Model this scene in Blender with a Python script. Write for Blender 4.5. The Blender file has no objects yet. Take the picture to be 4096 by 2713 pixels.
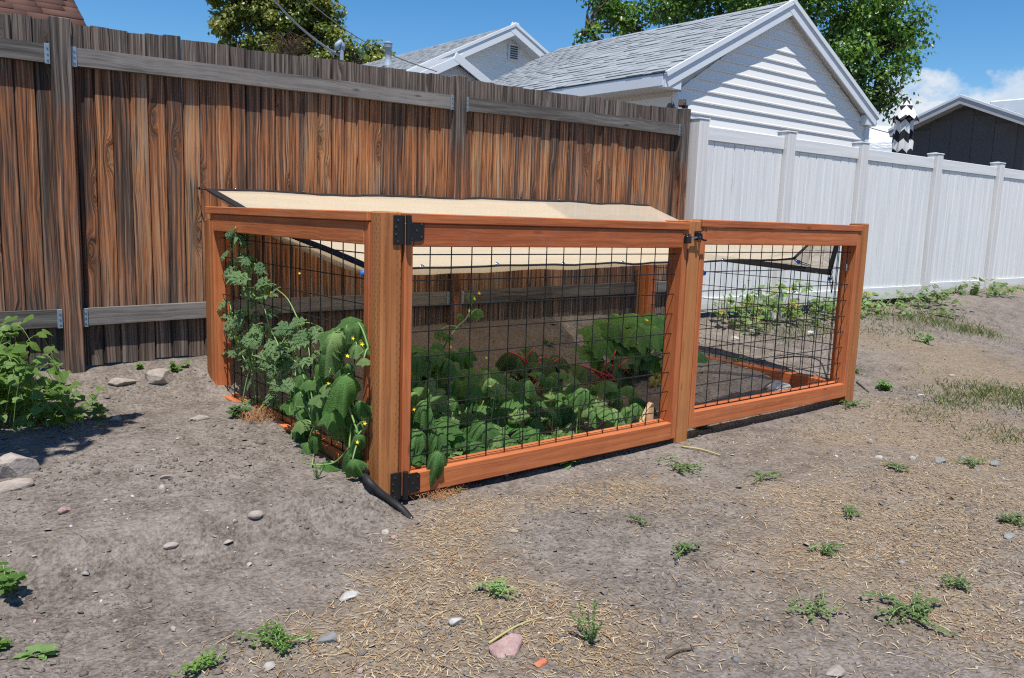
import bpy, math, random
import numpy as np
from mathutils import Vector, Matrix, Quaternion
R_ = random.Random(7)
NR = np.random.RandomState(11)
scn = bpy.context.scene
COL = scn.collection
PI = math.pi
rad = math.radians

# ------------------------------------------------------------------ camera
F_PX, YAW, PITCH, ROLL = 3276.8, .6759, -.1467, .0329      # focal length in photo pixels (4096 wide), angles in radians
CAM = np.array([-1.7756, -2.7491, 1.104])
def cam_axes():
    f = np.array([math.sin(YAW)*math.cos(PITCH), math.cos(YAW)*math.cos(PITCH), math.sin(PITCH)])
    r = np.array([math.cos(YAW), -math.sin(YAW), 0.]); u = np.cross(r, f)
    c, s = math.cos(ROLL), math.sin(ROLL)
    return c*r+s*u, -s*r+c*u, f
AR, AU, AF = cam_axes()
cam = bpy.data.cameras.new('camera'); cam_o = bpy.data.objects.new('camera', cam); COL.objects.link(cam_o)
cam.sensor_width = 36; cam.lens = F_PX/4096*36; cam.clip_start = .05; cam.clip_end = 2000
cam_o.matrix_world = Matrix(((AR[0],AU[0],-AF[0],CAM[0]),(AR[1],AU[1],-AF[1],CAM[1]),(AR[2],AU[2],-AF[2],CAM[2]),(0,0,0,1)))
scn.camera = cam_o

# ------------------------------------------------------------------ sky and sun
SUN_EL, SUN_AZ = rad(69), rad(180+35)       # azimuth measured from +Y towards +X
world = bpy.data.worlds.new('World'); scn.world = world; world.use_nodes = True
wn = world.node_tree; wn.nodes.clear()
sky = wn.nodes.new('ShaderNodeTexSky'); sky.sky_type = 'NISHITA'; sky.sun_disc = False
sky.sun_elevation = SUN_EL; sky.sun_rotation = SUN_AZ; sky.altitude = 300; sky.air_density = 1.0; sky.dust_density = .1; sky.ozone_density = 3.5
bg = wn.nodes.new('ShaderNodeBackground'); wo = wn.nodes.new('ShaderNodeOutputWorld'); bg.inputs[1].default_value = .104
# cumulus bank low over the horizon, all round
tc = wn.nodes.new('ShaderNodeTexCoord'); sep = wn.nodes.new('ShaderNodeSeparateXYZ')
wn.links.new(tc.outputs['Generated'], sep.inputs[0])
def wmath(op, a, b=None, c=None, clamp=False):
    n = wn.nodes.new('ShaderNodeMath'); n.operation = op; n.use_clamp = clamp
    for i, v in enumerate((a, b, c)):
        if v is None: continue
        if isinstance(v, (int, float)): n.inputs[i].default_value = v
        else: wn.links.new(v, n.inputs[i])
    return n.outputs[0]
def wnoise(scale, detail, rough, zs=1.6, off=(0,0,0)):
    mp = wn.nodes.new('ShaderNodeMapping'); mp.inputs['Scale'].default_value = (1,1,zs); mp.inputs['Location'].default_value = off
    wn.links.new(tc.outputs['Generated'], mp.inputs[0])
    n = wn.nodes.new('ShaderNodeTexNoise'); n.inputs['Scale'].default_value = scale; n.inputs['Detail'].default_value = detail; n.inputs['Roughness'].default_value = rough
    wn.links.new(mp.outputs[0], n.inputs['Vector']); return n.outputs[0]
big = wnoise(3.2, 3, .5, 1.0, (.35,.2,0)); fine = wnoise(16, 9, .56, 1.4)
edge = wmath('ADD', wmath('ADD', wmath('MULTIPLY_ADD', big, .10, .045), wmath('MULTIPLY', sep.outputs[0], .075)), wmath('MULTIPLY_ADD', fine, .14, -.07))   # top of the bank as sin(elevation)
cl = wmath('MULTIPLY', wmath('SUBTRACT', edge, sep.outputs[2]), 48, clamp=True)
dens = wmath('MULTIPLY_ADD', wnoise(9, 8, .6, 2.2, (3,1,0)), 2.4, -.62, clamp=True)
cl = wmath('MULTIPLY', cl, wmath('MULTIPLY_ADD', dens, .5, .5))
shade = wnoise(11, 8, .6, 2.0, (.06,.03,.1))
cr = wn.nodes.new('ShaderNodeValToRGB'); cr.color_ramp.elements[0].position = .33; cr.color_ramp.elements[0].color = (4.6,5.3,6.3,1); cr.color_ramp.elements[1].position = .62; cr.color_ramp.elements[1].color = (7.2,7.2,7.1,1)
wn.links.new(shade, cr.inputs[0])
mx = wn.nodes.new('ShaderNodeMix'); mx.data_type = 'RGBA'
wn.links.new(cl, mx.inputs['Factor']); hs = wn.nodes.new('ShaderNodeHueSaturation'); hs.inputs['Saturation'].default_value = 1.33; wn.links.new(sky.outputs[0], hs.inputs['Color'])
wn.links.new(hs.outputs[0], mx.inputs['A']); wn.links.new(cr.outputs[0], mx.inputs['B'])
wn.links.new(mx.outputs['Result'], bg.inputs[0]); wn.links.new(bg.outputs[0], wo.inputs[0])
sun = bpy.data.lights.new('sun', 'SUN'); sun.energy = 5.0; sun.angle = rad(.53); sun.color = (1, .955, .88)
sun_o = bpy.data.objects.new('sun', sun); COL.objects.link(sun_o)
SD = Vector((math.sin(SUN_AZ)*math.cos(SUN_EL), math.cos(SUN_AZ)*math.cos(SUN_EL), math.sin(SUN_EL)))
sun_o.rotation_euler = SD.to_track_quat('Z', 'Y').to_euler(); sun_o.location = (-4, -6, 12)
scn.view_settings.view_transform = 'Standard'; scn.view_settings.look = 'None'; scn.view_settings.gamma = 1
scn.view_settings.exposure = 0.36; scn.view_settings.use_curve_mapping = False
scn.cycles.use_denoising = False; scn.cycles.filter_width = 1.2; scn.cycles.adaptive_threshold = .005; scn.cycles.sample_clamp_indirect = 6
scn.render.engine = 'CYCLES'; scn.render.resolution_x = 1024; scn.render.resolution_y = 678

# ------------------------------------------------------------------ measuring: sight lines of the photograph (units: px of a 2367-wide copy) cut with known planes
K = 4096/2367.
def sight(px, py):
    return AF + AR*(px*K-2048)/F_PX - AU*(py*K-1356.5)/F_PX
def atY(px, py, Y): d = sight(px, py); return CAM + d*(Y-CAM[1])/d[1]
def atX(px, py, X): d = sight(px, py); return CAM + d*(X-CAM[0])/d[0]
def atP(px, py, P, n): d = sight(px, py); n = np.array(n, float); return CAM + d*(((np.array(P)-CAM)@n)/(d@n))

# ------------------------------------------------------------------ noise and terrain
def hash2(ix, iy, seed):
    h = (ix.astype(np.int64)*374761393 + iy.astype(np.int64)*668265263 + seed*1442695041) & 0x7fffffff
    h = ((h ^ (h >> 13))*1274126177) & 0x7fffffff
    return ((h ^ (h >> 16)) & 0xffff)/65535.
def vnoise(x, y, seed=0):
    x = np.asarray(x, float); y = np.asarray(y, float)
    ix = np.floor(x); iy = np.floor(y); fx = x-ix; fy = y-iy
    fx = fx*fx*(3-2*fx); fy = fy*fy*(3-2*fy)
    a = hash2(ix,iy,seed); b = hash2(ix+1,iy,seed); c = hash2(ix,iy+1,seed); d = hash2(ix+1,iy+1,seed)
    return (a+(b-a)*fx)*(1-fy)+(c+(d-c)*fx)*fy
def fbm(x, y, scale, octv=4, seed=0, gain=.5):
    s = 0; a = 1; t = 0
    for i in range(octv):
        s = s+a*vnoise(np.asarray(x)*scale*2**i+17.3*i, np.asarray(y)*scale*2**i+9.1*i, seed+i); t += a; a *= gain
    return s/t-.5
def sm(t): t = np.clip(t, 0, 1); return t*t*(3-2*t)
BX = [-6, -3, -.8, 0, 1.2, 2.4, 3.9, 5, 7, 8.5, 11, 15]
BZ = [.22, .24, .25, .27, .325, .33, .31, .24, .26, .36, .46, .5]
def base(x, y):
    x = np.asarray(x, float); y = np.asarray(y, float)
    bh = np.interp(x, BX, BZ)
    w = sm((x-3.2)/1.4)
    t = (1-w)*(.18*sm(y/1.5)+.82*sm((y-1.42)/.62)) + w*sm((y+.5)/2.4)
    z = -.03 + (bh+.03)*t + .02*sm((x-2.6)/.8)*sm((1.2-y)/1.)
    z = z + .10*np.exp(-((x-8.6)/1.1)**2-((y-.9)/.5)**2) + .035*np.exp(-((x-1.9)/.55)**2-((y+1.15)/.4)**2)
    z = z + .105*sm((y+.22)/.26)*sm((-.17-x)/.10)*(1-1.05*sm((y-1.25)/.6)) + .075*sm((y-.2)/.6)*sm((x-2.2)/.6)*sm((4.2-x)/.8)*(1-sm((y-1.3)/.5)) + .03*sm((y-.1)/.3)*sm((3.3-x)/.3)*sm((x+.2)/.2)
    z = z - .02*np.exp(-((x-.7)/.5)**2-((y+.12)/.12)**2)
    return z
def terr(x, y):
    x = np.asarray(x, float); y = np.asarray(y, float)
    near = np.clip(1-np.abs(y)/.3, 0, 1)*((x > -.4) & (x < 3.4))          # trodden flat along the front of the enclosure
    a = 1-.7*near
    return base(x, y) + a*(.055*fbm(x, y, 1.1, 3, 3) + .024*fbm(x, y, 5, 3, 21) + .013*fbm(x, y, 19, 3, 40))
def ground_at(px, py):
    d = sight(px, py); t = .8
    for i in range(900):
        p = CAM+d*t
        if p[2] < float(terr(p[0], p[1])): break
        t += .02 if t < 12 else .1
    lo, hi = t-.1, t
    for i in range(14):
        m = (lo+hi)/2; p = CAM+d*m
        if p[2] < float(terr(p[0], p[1])): hi = m
        else: lo = m
    return CAM+d*hi
def gz(x, y): return float(terr(x, y))

# ------------------------------------------------------------------ node helpers
class NT:
    def __init__(s, name):
        s.m = bpy.data.materials.new(name); s.m.use_nodes = True; s.t = s.m.node_tree; s.n = s.t.nodes
        s.b = s.n['Principled BSDF']; s.o = s.n['Material Output']
        s.tc = s.n.new('ShaderNodeTexCoord'); s.obj = s.tc.outputs['Object']
        s.oi = s.n.new('ShaderNodeObjectInfo'); s.rnd = s.oi.outputs['Random']
        s.geo = s.n.new('ShaderNodeNewGeometry'); s.pos = s.geo.outputs['Position']
        s.b.inputs['Specular IOR Level'].default_value = .3
    def lk(s, a, i):
        if isinstance(a, (int, float)): i.default_value = a
        elif isinstance(a, (tuple, list)): i.default_value = tuple(a) if len(a) == len(i.default_value) else tuple(a)+(1,)
        else: s.t.links.new(a, i)
    def ma(s, op, a, b=0., c=0., clamp=False):
        n = s.n.new('ShaderNodeMath'); n.operation = op; n.use_clamp = clamp
        s.lk(a, n.inputs[0]); s.lk(b, n.inputs[1]); s.lk(c, n.inputs[2]); return n.outputs[0]
    def vm(s, op, a, b):
        n = s.n.new('ShaderNodeVectorMath'); n.operation = op; s.lk(a, n.inputs[0]); s.lk(b, n.inputs[1]); return n.outputs[0]
    def sx(s, v): n = s.n.new('ShaderNodeSeparateXYZ'); s.lk(v, n.inputs[0]); return n.outputs
    def cx(s, x, y, z): n = s.n.new('ShaderNodeCombineXYZ'); s.lk(x, n.inputs[0]); s.lk(y, n.inputs[1]); s.lk(z, n.inputs[2]); return n.outputs[0]
    def noise(s, v, scale=5, detail=3, rough=.5, dist=0):
        n = s.n.new('ShaderNodeTexNoise'); s.lk(v, n.inputs['Vector']); n.inputs['Scale'].default_value = scale
        n.inputs['Detail'].default_value = detail; n.inputs['Roughness'].default_value = rough; n.inputs['Distortion'].default_value = dist; return n.outputs[0]
    def vor(s, v, scale, rand=1, feat='F1', out='Distance'):
        n = s.n.new('ShaderNodeTexVoronoi'); n.feature = feat; s.lk(v, n.inputs['Vector']); n.inputs['Scale'].default_value = scale; n.inputs['Randomness'].default_value = rand; return n.outputs[out]
    def ramp(s, f, stops, interp='LINEAR'):
        n = s.n.new('ShaderNodeValToRGB'); n.color_ramp.interpolation = interp; e = n.color_ramp.elements
        while len(e) < len(stops): e.new(.5)
        for q, (p, c) in zip(e, stops):
            q.position = p; q.color = (c, c, c, 1) if isinstance(c, (int, float)) else tuple(c)+(1,)
        s.lk(f, n.inputs[0]); return n.outputs[0]
    def mix(s, f, a, b, mode='MIX'):
        n = s.n.new('ShaderNodeMix'); n.data_type = 'RGBA'; n.blend_type = mode
        s.lk(f, n.inputs['Factor']); s.lk(a, n.inputs['A']); s.lk(b, n.inputs['B']); return n.outputs['Result']
    def attr(s, name, out='Color'):
        n = s.n.new('ShaderNodeAttribute'); n.attribute_name = name; return n.outputs[out]
    def bump(s, h, strength=.5, dist=.01, nrm=None):
        n = s.n.new('ShaderNodeBump'); n.inputs['Strength'].default_value = strength; n.inputs['Distance'].default_value = dist
        s.lk(h, n.inputs['Height'])
        if nrm: s.lk(nrm, n.inputs['Normal'])
        return n.outputs[0]
    def fin(s, col, rough=.8, nrm=None, metal=0):
        s.lk(col, s.b.inputs['Base Color']); s.lk(rough, s.b.inputs['Roughness']); s.lk(metal, s.b.inputs['Metallic'])
        if nrm: s.lk(nrm, s.b.inputs['Normal'])
        return s.m
    def translucent(s, col, f):
        tr = s.n.new('ShaderNodeBsdfTranslucent'); s.lk(col, tr.inputs[0]); mx = s.n.new('ShaderNodeMixShader'); mx.inputs[0].default_value = f
        s.t.links.new(s.b.outputs[0], mx.inputs[1]); s.t.links.new(tr.outputs[0], mx.inputs[2]); s.t.links.new(mx.outputs[0], s.o.inputs[0])

MT = {}
def simple(name, c, rough=.6, metal=0, var=.12, sc=6, bump=0):
    t = NT(name); n = t.noise(t.obj, sc, 4, .6)
    v = t.ma('MULTIPLY_ADD', n, 2*var, 1-var)
    v = t.ma('MULTIPLY', v, t.ma('MULTIPLY_ADD', t.rnd, var, 1-var/2))
    col = t.mix(1, c, t.cx(v, v, v), 'MULTIPLY')
    MT[name] = t.fin(col, rough, t.bump(t.noise(t.obj, sc*12, 4, .6), bump, .004) if bump else None, metal); return MT[name]

# weathered fence board: grain runs along local z; rain-greyed above the upper rail and near the soil, rust-brown between
t = NT('weathered_board')
off = t.cx(t.ma('MULTIPLY', t.rnd, 37.), t.ma('MULTIPLY', t.rnd, 91.), t.ma('MULTIPLY', t.rnd, 53.))
p = t.vm('ADD', t.obj, off); X = t.sx(t.obj)
wob = t.noise(t.vm('MULTIPLY', p, (5,5,1.3)), 1.3, 2, .5)
pw = t.vm('ADD', p, t.cx(t.ma('MULTIPLY_ADD', wob, .035, -.0175), 0., 0.))
kd = t.vor(t.vm('MULTIPLY', p, (7.5,.4,1.9)), 1.0, .95)
kn = t.ma('SUBTRACT', 1., t.ma('MULTIPLY', kd, 3.6), clamp=True)
pk = t.vm('ADD', pw, t.cx(t.ma('MULTIPLY', t.ma('POWER', kn, 1.5), .06), 0., 0.))
gr1 = t.noise(t.vm('MULTIPLY', pk, (150,20,2.2)), 1, 4, .65)
gr2 = t.noise(t.vm('MULTIPLY', pk, (75,8,.8)), 1, 5, .62, .12)
pat = t.noise(t.vm('MULTIPLY', p, (11,3,1.1)), 1, 4, .6, .5)
tone = t.ma('ADD', t.ma('MULTIPLY', gr2, 1.0), t.ma('ADD', t.ma('MULTIPLY', pat, .55), t.ma('MULTIPLY_ADD', t.ma('FRACT', t.ma('MULTIPLY', t.rnd, 13.7)), .26, -.37)))
warm = t.ramp(tone, [(.28,(.034,.023,.018)),(.39,(.115,.057,.034)),(.48,(.26,.095,.038)),(.57,(.44,.148,.045)),(.65,(.54,.25,.095)),(.74,(.36,.245,.165)),(.84,(.16,.10,.07))])
grey = t.ramp(gr2, [(.32,(.030,.026,.024)),(.48,(.088,.078,.071)),(.60,(.165,.150,.138)),(.72,(.26,.24,.225))])
zz = t.ma('ADD', X[2], t.ma('MULTIPLY_ADD', pat, .3, -.15))
gm = t.ramp(t.ma('DIVIDE', zz, 2.), [(0,.9),(.09,.85),(.15,.7),(.23,.4),(.33,.26),(.5,.16),(.66,.10),(.745,.42),(.8,.93),(.9,.96)])
side = t.noise(t.vm('MULTIPLY', p, (26,3,.5)), 1, 3, .6)
eg = t.ma('ADD', t.ma('MULTIPLY', t.ma('ABSOLUTE', X[0]), 11.), t.ma('MULTIPLY_ADD', gr2, .9, -.45))
gm = t.ma('MAXIMUM', gm, t.ma('MAXIMUM', t.ramp(side, [(.50,0.),(.63,.68)]), t.ramp(eg, [(.42,0.),(.56,.6)])))
col = t.mix(gm, warm, grey)
col = t.mix(t.ramp(gr1, [(.36,.9),(.50,0.)]), col, (.016,.012,.010))
col = t.mix(t.ramp(gr1, [(.57,0.),(.72,.5)]), col, (.48,.34,.23))
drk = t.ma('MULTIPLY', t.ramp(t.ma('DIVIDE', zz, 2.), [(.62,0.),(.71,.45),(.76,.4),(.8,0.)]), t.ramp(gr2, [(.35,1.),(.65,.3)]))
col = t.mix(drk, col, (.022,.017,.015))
rings = t.ma('SINE', t.ma('MULTIPLY', kd, 150.))
col = t.mix(t.ma('MULTIPLY', t.ramp(kd, [(.05,1.),(.17,.55),(.25,0.)]), t.ma('MULTIPLY_ADD', rings, .3, .6)), col, (.045,.022,.014))
h = t.ma('ADD', t.ma('MULTIPLY', gr1, .7), gr2)
MT['board'] = t.fin(col, .88, t.bump(h, .75, .004))

def lumber(name, dark, mid, light, rough=.8, dashes=False, axis=2, gscale=1., bumpd=.003):
    t = NT(name)
    off = t.cx(t.ma('MULTIPLY', t.rnd, 37.), t.ma('MULTIPLY', t.rnd, 91.), t.ma('MULTIPLY', t.rnd, 53.))
    p = t.vm('ADD', t.obj, off)
    sc = [60*gscale]*3; sc[axis] = 2.0*gscale; sc2 = [16*gscale]*3; sc2[axis] = .9
    w = t.noise(p, 3, 2, .5); pw = t.vm('ADD', p, t.cx(t.ma('MULTIPLY_ADD', w, .03, -.015), t.ma('MULTIPLY_ADD', w, .03, -.015), t.ma('MULTIPLY_ADD', w, .03, -.015)))
    g1 = t.noise(t.vm('MULTIPLY', pw, tuple(sc)), 1, 4, .6); g2 = t.noise(t.vm('MULTIPLY', pw, tuple(sc2)), 1, 4, .55, .3)
    f = t.ma('ADD', t.ma('MULTIPLY', g1, .5), t.ma('MULTIPLY_ADD', g2, .5, t.ma('MULTIPLY_ADD', t.rnd, .18, -.09)))
    col = t.ramp(f, [(.36,dark),(.49,mid),(.62,light)])
    ln = list(sc); ln[axis] = .7; ln = [q*2.2 if i != axis else q for i, q in enumerate(ln)]
    g3 = t.noise(t.vm('MULTIPLY', pw, tuple(ln)), 1, 3, .6); col = t.mix(t.ramp(g3, [(.34,.42),(.45,0.)]), col, tuple(c*.5 for c in dark))
    col = t.mix(t.ramp(t.noise(p, 7, 5, .7), [(.56,0.),(.75,.35)]), col, tuple(.55*c+.10 for c in mid))
    ks = [9.]*3; ks[axis] = 2.6
    kd = t.vor(t.vm('MULTIPLY', p, tuple(ks)), 1, 1)
    col = t.mix(t.ramp(kd, [(.03,.8),(.10,0.)]), col, tuple(c*.45 for c in dark))
    blot = t.noise(t.obj, 4, 4, .6); col = t.mix(t.ramp(blot, [(.35,.28),(.6,0.)]), col, tuple(c*.6 for c in mid))
    hgt = t.ma('ADD', g1, t.ma('MULTIPLY', g2, .7))
    if dashes:
        P = t.sx(t.obj); hx = t.ma('ADD', P[0], P[1])
        cxx = t.ma('DIVIDE', hx, .0135); cf = t.ma('ABSOLUTE', t.ma('SUBTRACT', t.ma('FRACT', cxx), .5))
        row = t.ma('FRACT', t.ma('ADD', t.ma('DIVIDE', P[2], .034), t.ma('MULTIPLY', t.ma('FLOOR', cxx), .5)))
        band = t.ramp(t.noise(t.vm('MULTIPLY', p, (14,14,.02)), 1, 1), [(.5,0.),(.56,1.)])
        dsh = t.ma('MULTIPLY', t.ma('MULTIPLY', t.ma('LESS_THAN', cf, .11), t.ma('LESS_THAN', row, .30)), band)
        col = t.mix(t.ma('MULTIPLY', dsh, .8), col, (.045,.022,.012)); hgt = t.ma('SUBTRACT', hgt, t.ma('MULTIPLY', dsh, 1.2))
    MT[name] = t.fin(col, rough, t.bump(hgt, .5, bumpd)); return MT[name]
for ax, nm in ((0,'x'),(1,'y'),(2,'z')):
    lumber('grey_rail_'+nm, (.060,.054,.050), (.13,.120,.112), (.215,.20,.19), .9, axis=ax, gscale=1.2)
    lumber('stain_'+nm, (.31,.080,.027), (.43,.122,.041), (.52,.168,.060), .7, axis=ax)
lumber('post_stain', (.27,.092,.030), (.41,.155,.050), (.49,.205,.072), .75, dashes=True, gscale=.6)
lumber('old_post', (.035,.023,.017), (.085,.048,.030), (.16,.095,.058), .9, gscale=1.1)
lumber('raw_wood', (.42,.28,.15), (.58,.40,.22), (.66,.48,.29), .8)
simple('black_steel', (.012,.012,.013), .42, 0, .2, 9)
simple('wire_black', (.010,.011,.012), .45, 0, .1, 9)
simple('galvanised', (.25,.31,.37), .5, .55, .18, 14)
simple('flue_metal', (.27,.33,.39), .6, .15, .12, 8)
simple('screw', (.10,.10,.105), .3, .8)
simple('chrome', (.7,.7,.72), .18, 1, .05)
simple('ball_blue', (.02,.19,.72), .25, 0, .05)
simple('bungee', (.012,.012,.014), .6)
simple('trim_white', (.66,.69,.72), .5, 0, .05, 3)
simple('soffit', (.58,.56,.52), .6, 0, .06, 3)
simple('hose_black', (.016,.016,.017), .55, 0, .35, 22, .3)
simple('dark_brown_metal', (.035,.022,.016), .5)
simple('dark_siding', (.095,.089,.086), .8, 0, .15, 5, .2)
simple('shed_trim', (.40,.40,.40), .55)
simple('bark', (.075,.058,.045), .9, 0, .35, 9, .6)
simple('cable', (.09,.09,.09), .6)
simple('cable_grey', (.30,.30,.30), .6)

t = NT('vinyl_siding'); g = t.noise(t.vm('MULTIPLY', t.obj, (.8,4,40)), 4, 4, .6)
MT['siding'] = t.fin(t.mix(t.ma('MULTIPLY', g, .25), (.79,.775,.745), (.66,.64,.61)), .48, t.bump(t.noise(t.vm('MULTIPLY', t.obj, (2,1,60)), 3, 3), .08, .002))
t = NT('white_vinyl'); o2 = t.vm('ADD', t.obj, t.cx(t.ma('MULTIPLY', t.rnd, 31.), 0., t.ma('MULTIPLY', t.rnd, 17.)))
g = t.noise(t.vm('MULTIPLY', o2, (26,26,1.1)), 1, 5, .62, .3); g2 = t.noise(t.vm('MULTIPLY', o2, (70,70,1.6)), 1, 3, .6); st = t.noise(t.vm('MULTIPLY', o2, (22,22,2.2)), 1, 3, .6)
c = t.mix(t.ramp(g, [(.36,.85),(.55,0.)]), (.715,.712,.70), (.585,.60,.615))
c = t.mix(t.ramp(g2, [(.60,0.),(.78,.5)]), c, (.53,.50,.47)); c = t.mix(t.ramp(st, [(.64,0.),(.74,.6)]), c, (.46,.41,.35))
MT['vinyl'] = t.fin(c, .42)
t = NT('grey_vinyl_rail'); g = t.noise(t.vm('MULTIPLY', t.obj, (1.2,26,40)), 1, 4, .6)
zr = t.sx(t.obj)[2]; sp_ = t.ma('MULTIPLY', t.ramp(zr, [(.002,0.),(.006,.7),(.05,.3),(.11,0.)]), t.noise(t.obj, 9, 5, .7))
MT['vinyl_rail'] = t.fin(t.mix(sp_, t.mix(t.ramp(g, [(.38,.8),(.6,0.)]), (.71,.707,.695), (.59,.60,.61)), (.30,.255,.21)), .42)
t = NT('vinyl_post'); g = t.noise(t.vm('MULTIPLY', t.obj, (50,50,1.2)), 1, 4, .6)
MT['vinyl_post'] = t.fin(t.mix(t.ramp(g, [(.38,.8),(.6,0.)]), (.66,.645,.63), (.54,.53,.52)), .42)
def shingle_mat(name, a, b, c):
    t = NT(name); n = t.noise(t.obj, 260, 2, .7); bl = t.noise(t.pos, 3.2, 3, .6)
    f = t.ma('ADD', t.ma('MULTIPLY', n, .55), t.ma('MULTIPLY', t.rnd, .16)); f = t.ma('ADD', f, t.ma('MULTIPLY_ADD', bl, .3, -.08))
    at = t.attr('tint'); f = t.ma('ADD', f, t.ma('MULTIPLY_ADD', t.sx(at)[0], .18, 0.))
    MT[name] = t.fin(t.ramp(f, [(.25,a),(.5,b),(.8,c)]), .92, t.bump(n, .6, .003))
shingle_mat('shingle_grey', (.20,.218,.236), (.29,.312,.332), (.365,.385,.40))
shingle_mat('shingle_brown', (.05,.026,.020), (.10,.050,.038), (.15,.08,.06))
shingle_mat('shingle_pale', (.36,.38,.40), (.5,.52,.54), (.6,.62,.64))

t = NT('shade_cloth'); uv = t.obj
wv = t.ma('MULTIPLY', t.noise(t.vm('MULTIPLY', uv, (420,420,420)), 1, 2), 1.); st = t.noise(t.vm('MULTIPLY', uv, (1.2,14,3)), 1, 3, .6)
c = t.mix(t.ramp(wv, [(.35,.55),(.65,0.)]), (.90,.82,.66), (.76,.66,.49)); c = t.mix(t.ramp(st, [(.42,.3),(.6,0.)]), c, (.80,.70,.53))
wr = t.noise(t.vm('MULTIPLY', uv, (1.5,7,3)), 1.6, 4, .6, .8)
MT['sail'] = t.fin(c, .75, t.bump(wr, .55, .05, t.bump(wv, .25, .001))); t.translucent((.90,.74,.50), .5)
tp = t.n.new('ShaderNodeBsdfTransparent'); mxs = t.n.new('ShaderNodeMixShader'); mxs.inputs[0].default_value = .30
prev = t.o.inputs[0].links[0].from_socket; t.t.links.new(prev, mxs.inputs[1]); t.t.links.new(tp.outputs[0], mxs.inputs[2]); t.t.links.new(mxs.outputs[0], t.o.inputs[0])
simple('sail_hem', (.014,.014,.016), .7)

def leaf_mat(name, a, b, vein, n_veins=5, trans=.3, rough=.5, tr_col=None, under=None):
    t = NT(name); P = t.sx(t.obj)
    pr = t.vm('ADD', t.obj, t.cx(t.ma('MULTIPLY', t.rnd, 7.), t.ma('MULTIPLY', t.rnd, 3.), 0.))
    n = t.noise(pr, 16, 4, .6); f = t.ma('ADD', t.ma('MULTIPLY', n, .6), t.ma('MULTIPLY', t.rnd, .45))
    col = t.ramp(f, [(.25,a),(.75,b)])
    if n_veins:
        ang = t.ma('ARCTAN2', P[0], P[1]); rr = t.ma('SQRT', t.ma('ADD', t.ma('MULTIPLY', P[0], P[0]), t.ma('MULTIPLY', P[1], P[1])))
        fr = t.ma('ABSOLUTE', t.ma('SUBTRACT', t.ma('FRACT', t.ma('ADD', t.ma('DIVIDE', ang, 2*PI/(n_veins*2)), .5)), .5))
        dv = t.ma('MULTIPLY', t.ma('MULTIPLY', fr, 2*PI/(n_veins*2)), rr)
        vm_ = t.ramp(t.ma('DIVIDE', dv, .02), [(.05,1.),(.2,0.)])
        col = t.mix(t.ma('MULTIPLY', vm_, .85), col, vein)
        col = t.mix(t.ramp(t.noise(pr, 45, 4, .7), [(.38,.45),(.56,0.)]), col, tuple(c*.55 for c in a))
        fine = t.noise(t.vm('MULTIPLY', pr, (1,1,1)), 60, 3, .6)
    else: fine = t.noise(pr, 60, 3, .6)
    MT[name] = t.fin(col, rough-.08, t.bump(t.noise(pr, 26, 4, .65), .8, .008, t.bump(fine, .4, .004)))
    t.translucent(tr_col or tuple(min(1, c*2.1) for c in b), trans)
leaf_mat('leaf_melon', (.055,.140,.038), (.145,.275,.080), (.27,.40,.16))
leaf_mat('leaf_squash', (.055,.150,.034), (.125,.255,.060), (.24,.36,.12))
leaf_mat('leaf_watermelon', (.095,.175,.080), (.185,.285,.125), (.2,.3,.18), 0)
leaf_mat('leaf_artichoke', (.085,.13,.085), (.15,.20,.13), (.2,.25,.18), 0)
leaf_mat('leaf_chard', (.040,.085,.028), (.10,.16,.055), (.33,.05,.05), 4)
leaf_mat('leaf_bind', (.060,.125,.024), (.15,.25,.055), (.2,.3,.1), 0)
leaf_mat('leaf_pale', (.12,.21,.07), (.22,.33,.12), (.3,.4,.2), 0)
leaf_mat('leaf_yellow', (.28,.25,.05), (.45,.36,.10), (.3,.3,.1), 0)
leaf_mat('leaf_dull', (.075,.125,.045), (.15,.205,.08), (.2,.25,.1), 0)
simple('stem_green', (.20,.32,.10), .55); simple('stem_red', (.50,.028,.05), .4); simple('stem_straw', (.42,.36,.16), .7)
simple('petal_yellow', (.85,.60,.02), .5, 0, .08)
def crown_mat(name, stops):
    t = NT(name); a = t.sx(t.attr('tint'))
    col = t.ramp(a[0], stops)
    MT[name] = t.fin(col, .38); t.b.inputs['Specular IOR Level'].default_value = .45
    t.translucent(t.mix(1, col, (1.9,2.1,1.1), 'MULTIPLY'), .3)
crown_mat('crown_green', [(0,(.035,.082,.014)),(.5,(.082,.162,.027)),(1,(.16,.265,.048))])
crown_mat('crown_olive', [(0,(.050,.078,.015)),(.45,(.112,.148,.027)),(.8,(.20,.215,.042)),(1,(.27,.20,.06))])
crown_mat('crown_dead', [(0,(.12,.07,.04)),(1,(.27,.18,.11))])
def stone_mat(name, a, b, c, sc=9):
    t = NT(name); p = t.vm('ADD', t.obj, t.cx(t.ma('MULTIPLY', t.rnd, 9.), 0., 0.))
    n = t.noise(p, sc, 6, .65); n2 = t.noise(p, sc*7, 4, .6)
    f = t.ma('ADD', t.ma('MULTIPLY', n, .7), t.ma('MULTIPLY', n2, .3))
    MT[name] = t.fin(t.ramp(f, [(.32,a),(.5,b),(.68,c)]), .85, t.bump(t.ma('ADD', n, t.ma('MULTIPLY', n2, .5)), .6, .012))
stone_mat('stone_tan', (.20,.165,.14), (.31,.265,.23), (.42,.37,.33))
stone_mat('stone_pale', (.25,.24,.22), (.37,.355,.335), (.48,.465,.445))
stone_mat('stone_pink', (.22,.135,.125), (.34,.22,.205), (.45,.33,.31), 14)
stone_mat('stone_grey', (.13,.13,.13), (.21,.21,.21), (.31,.31,.31))
stone_mat('stone_white', (.22,.22,.21), (.52,.51,.49), (.70,.69,.67), 16)
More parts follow.
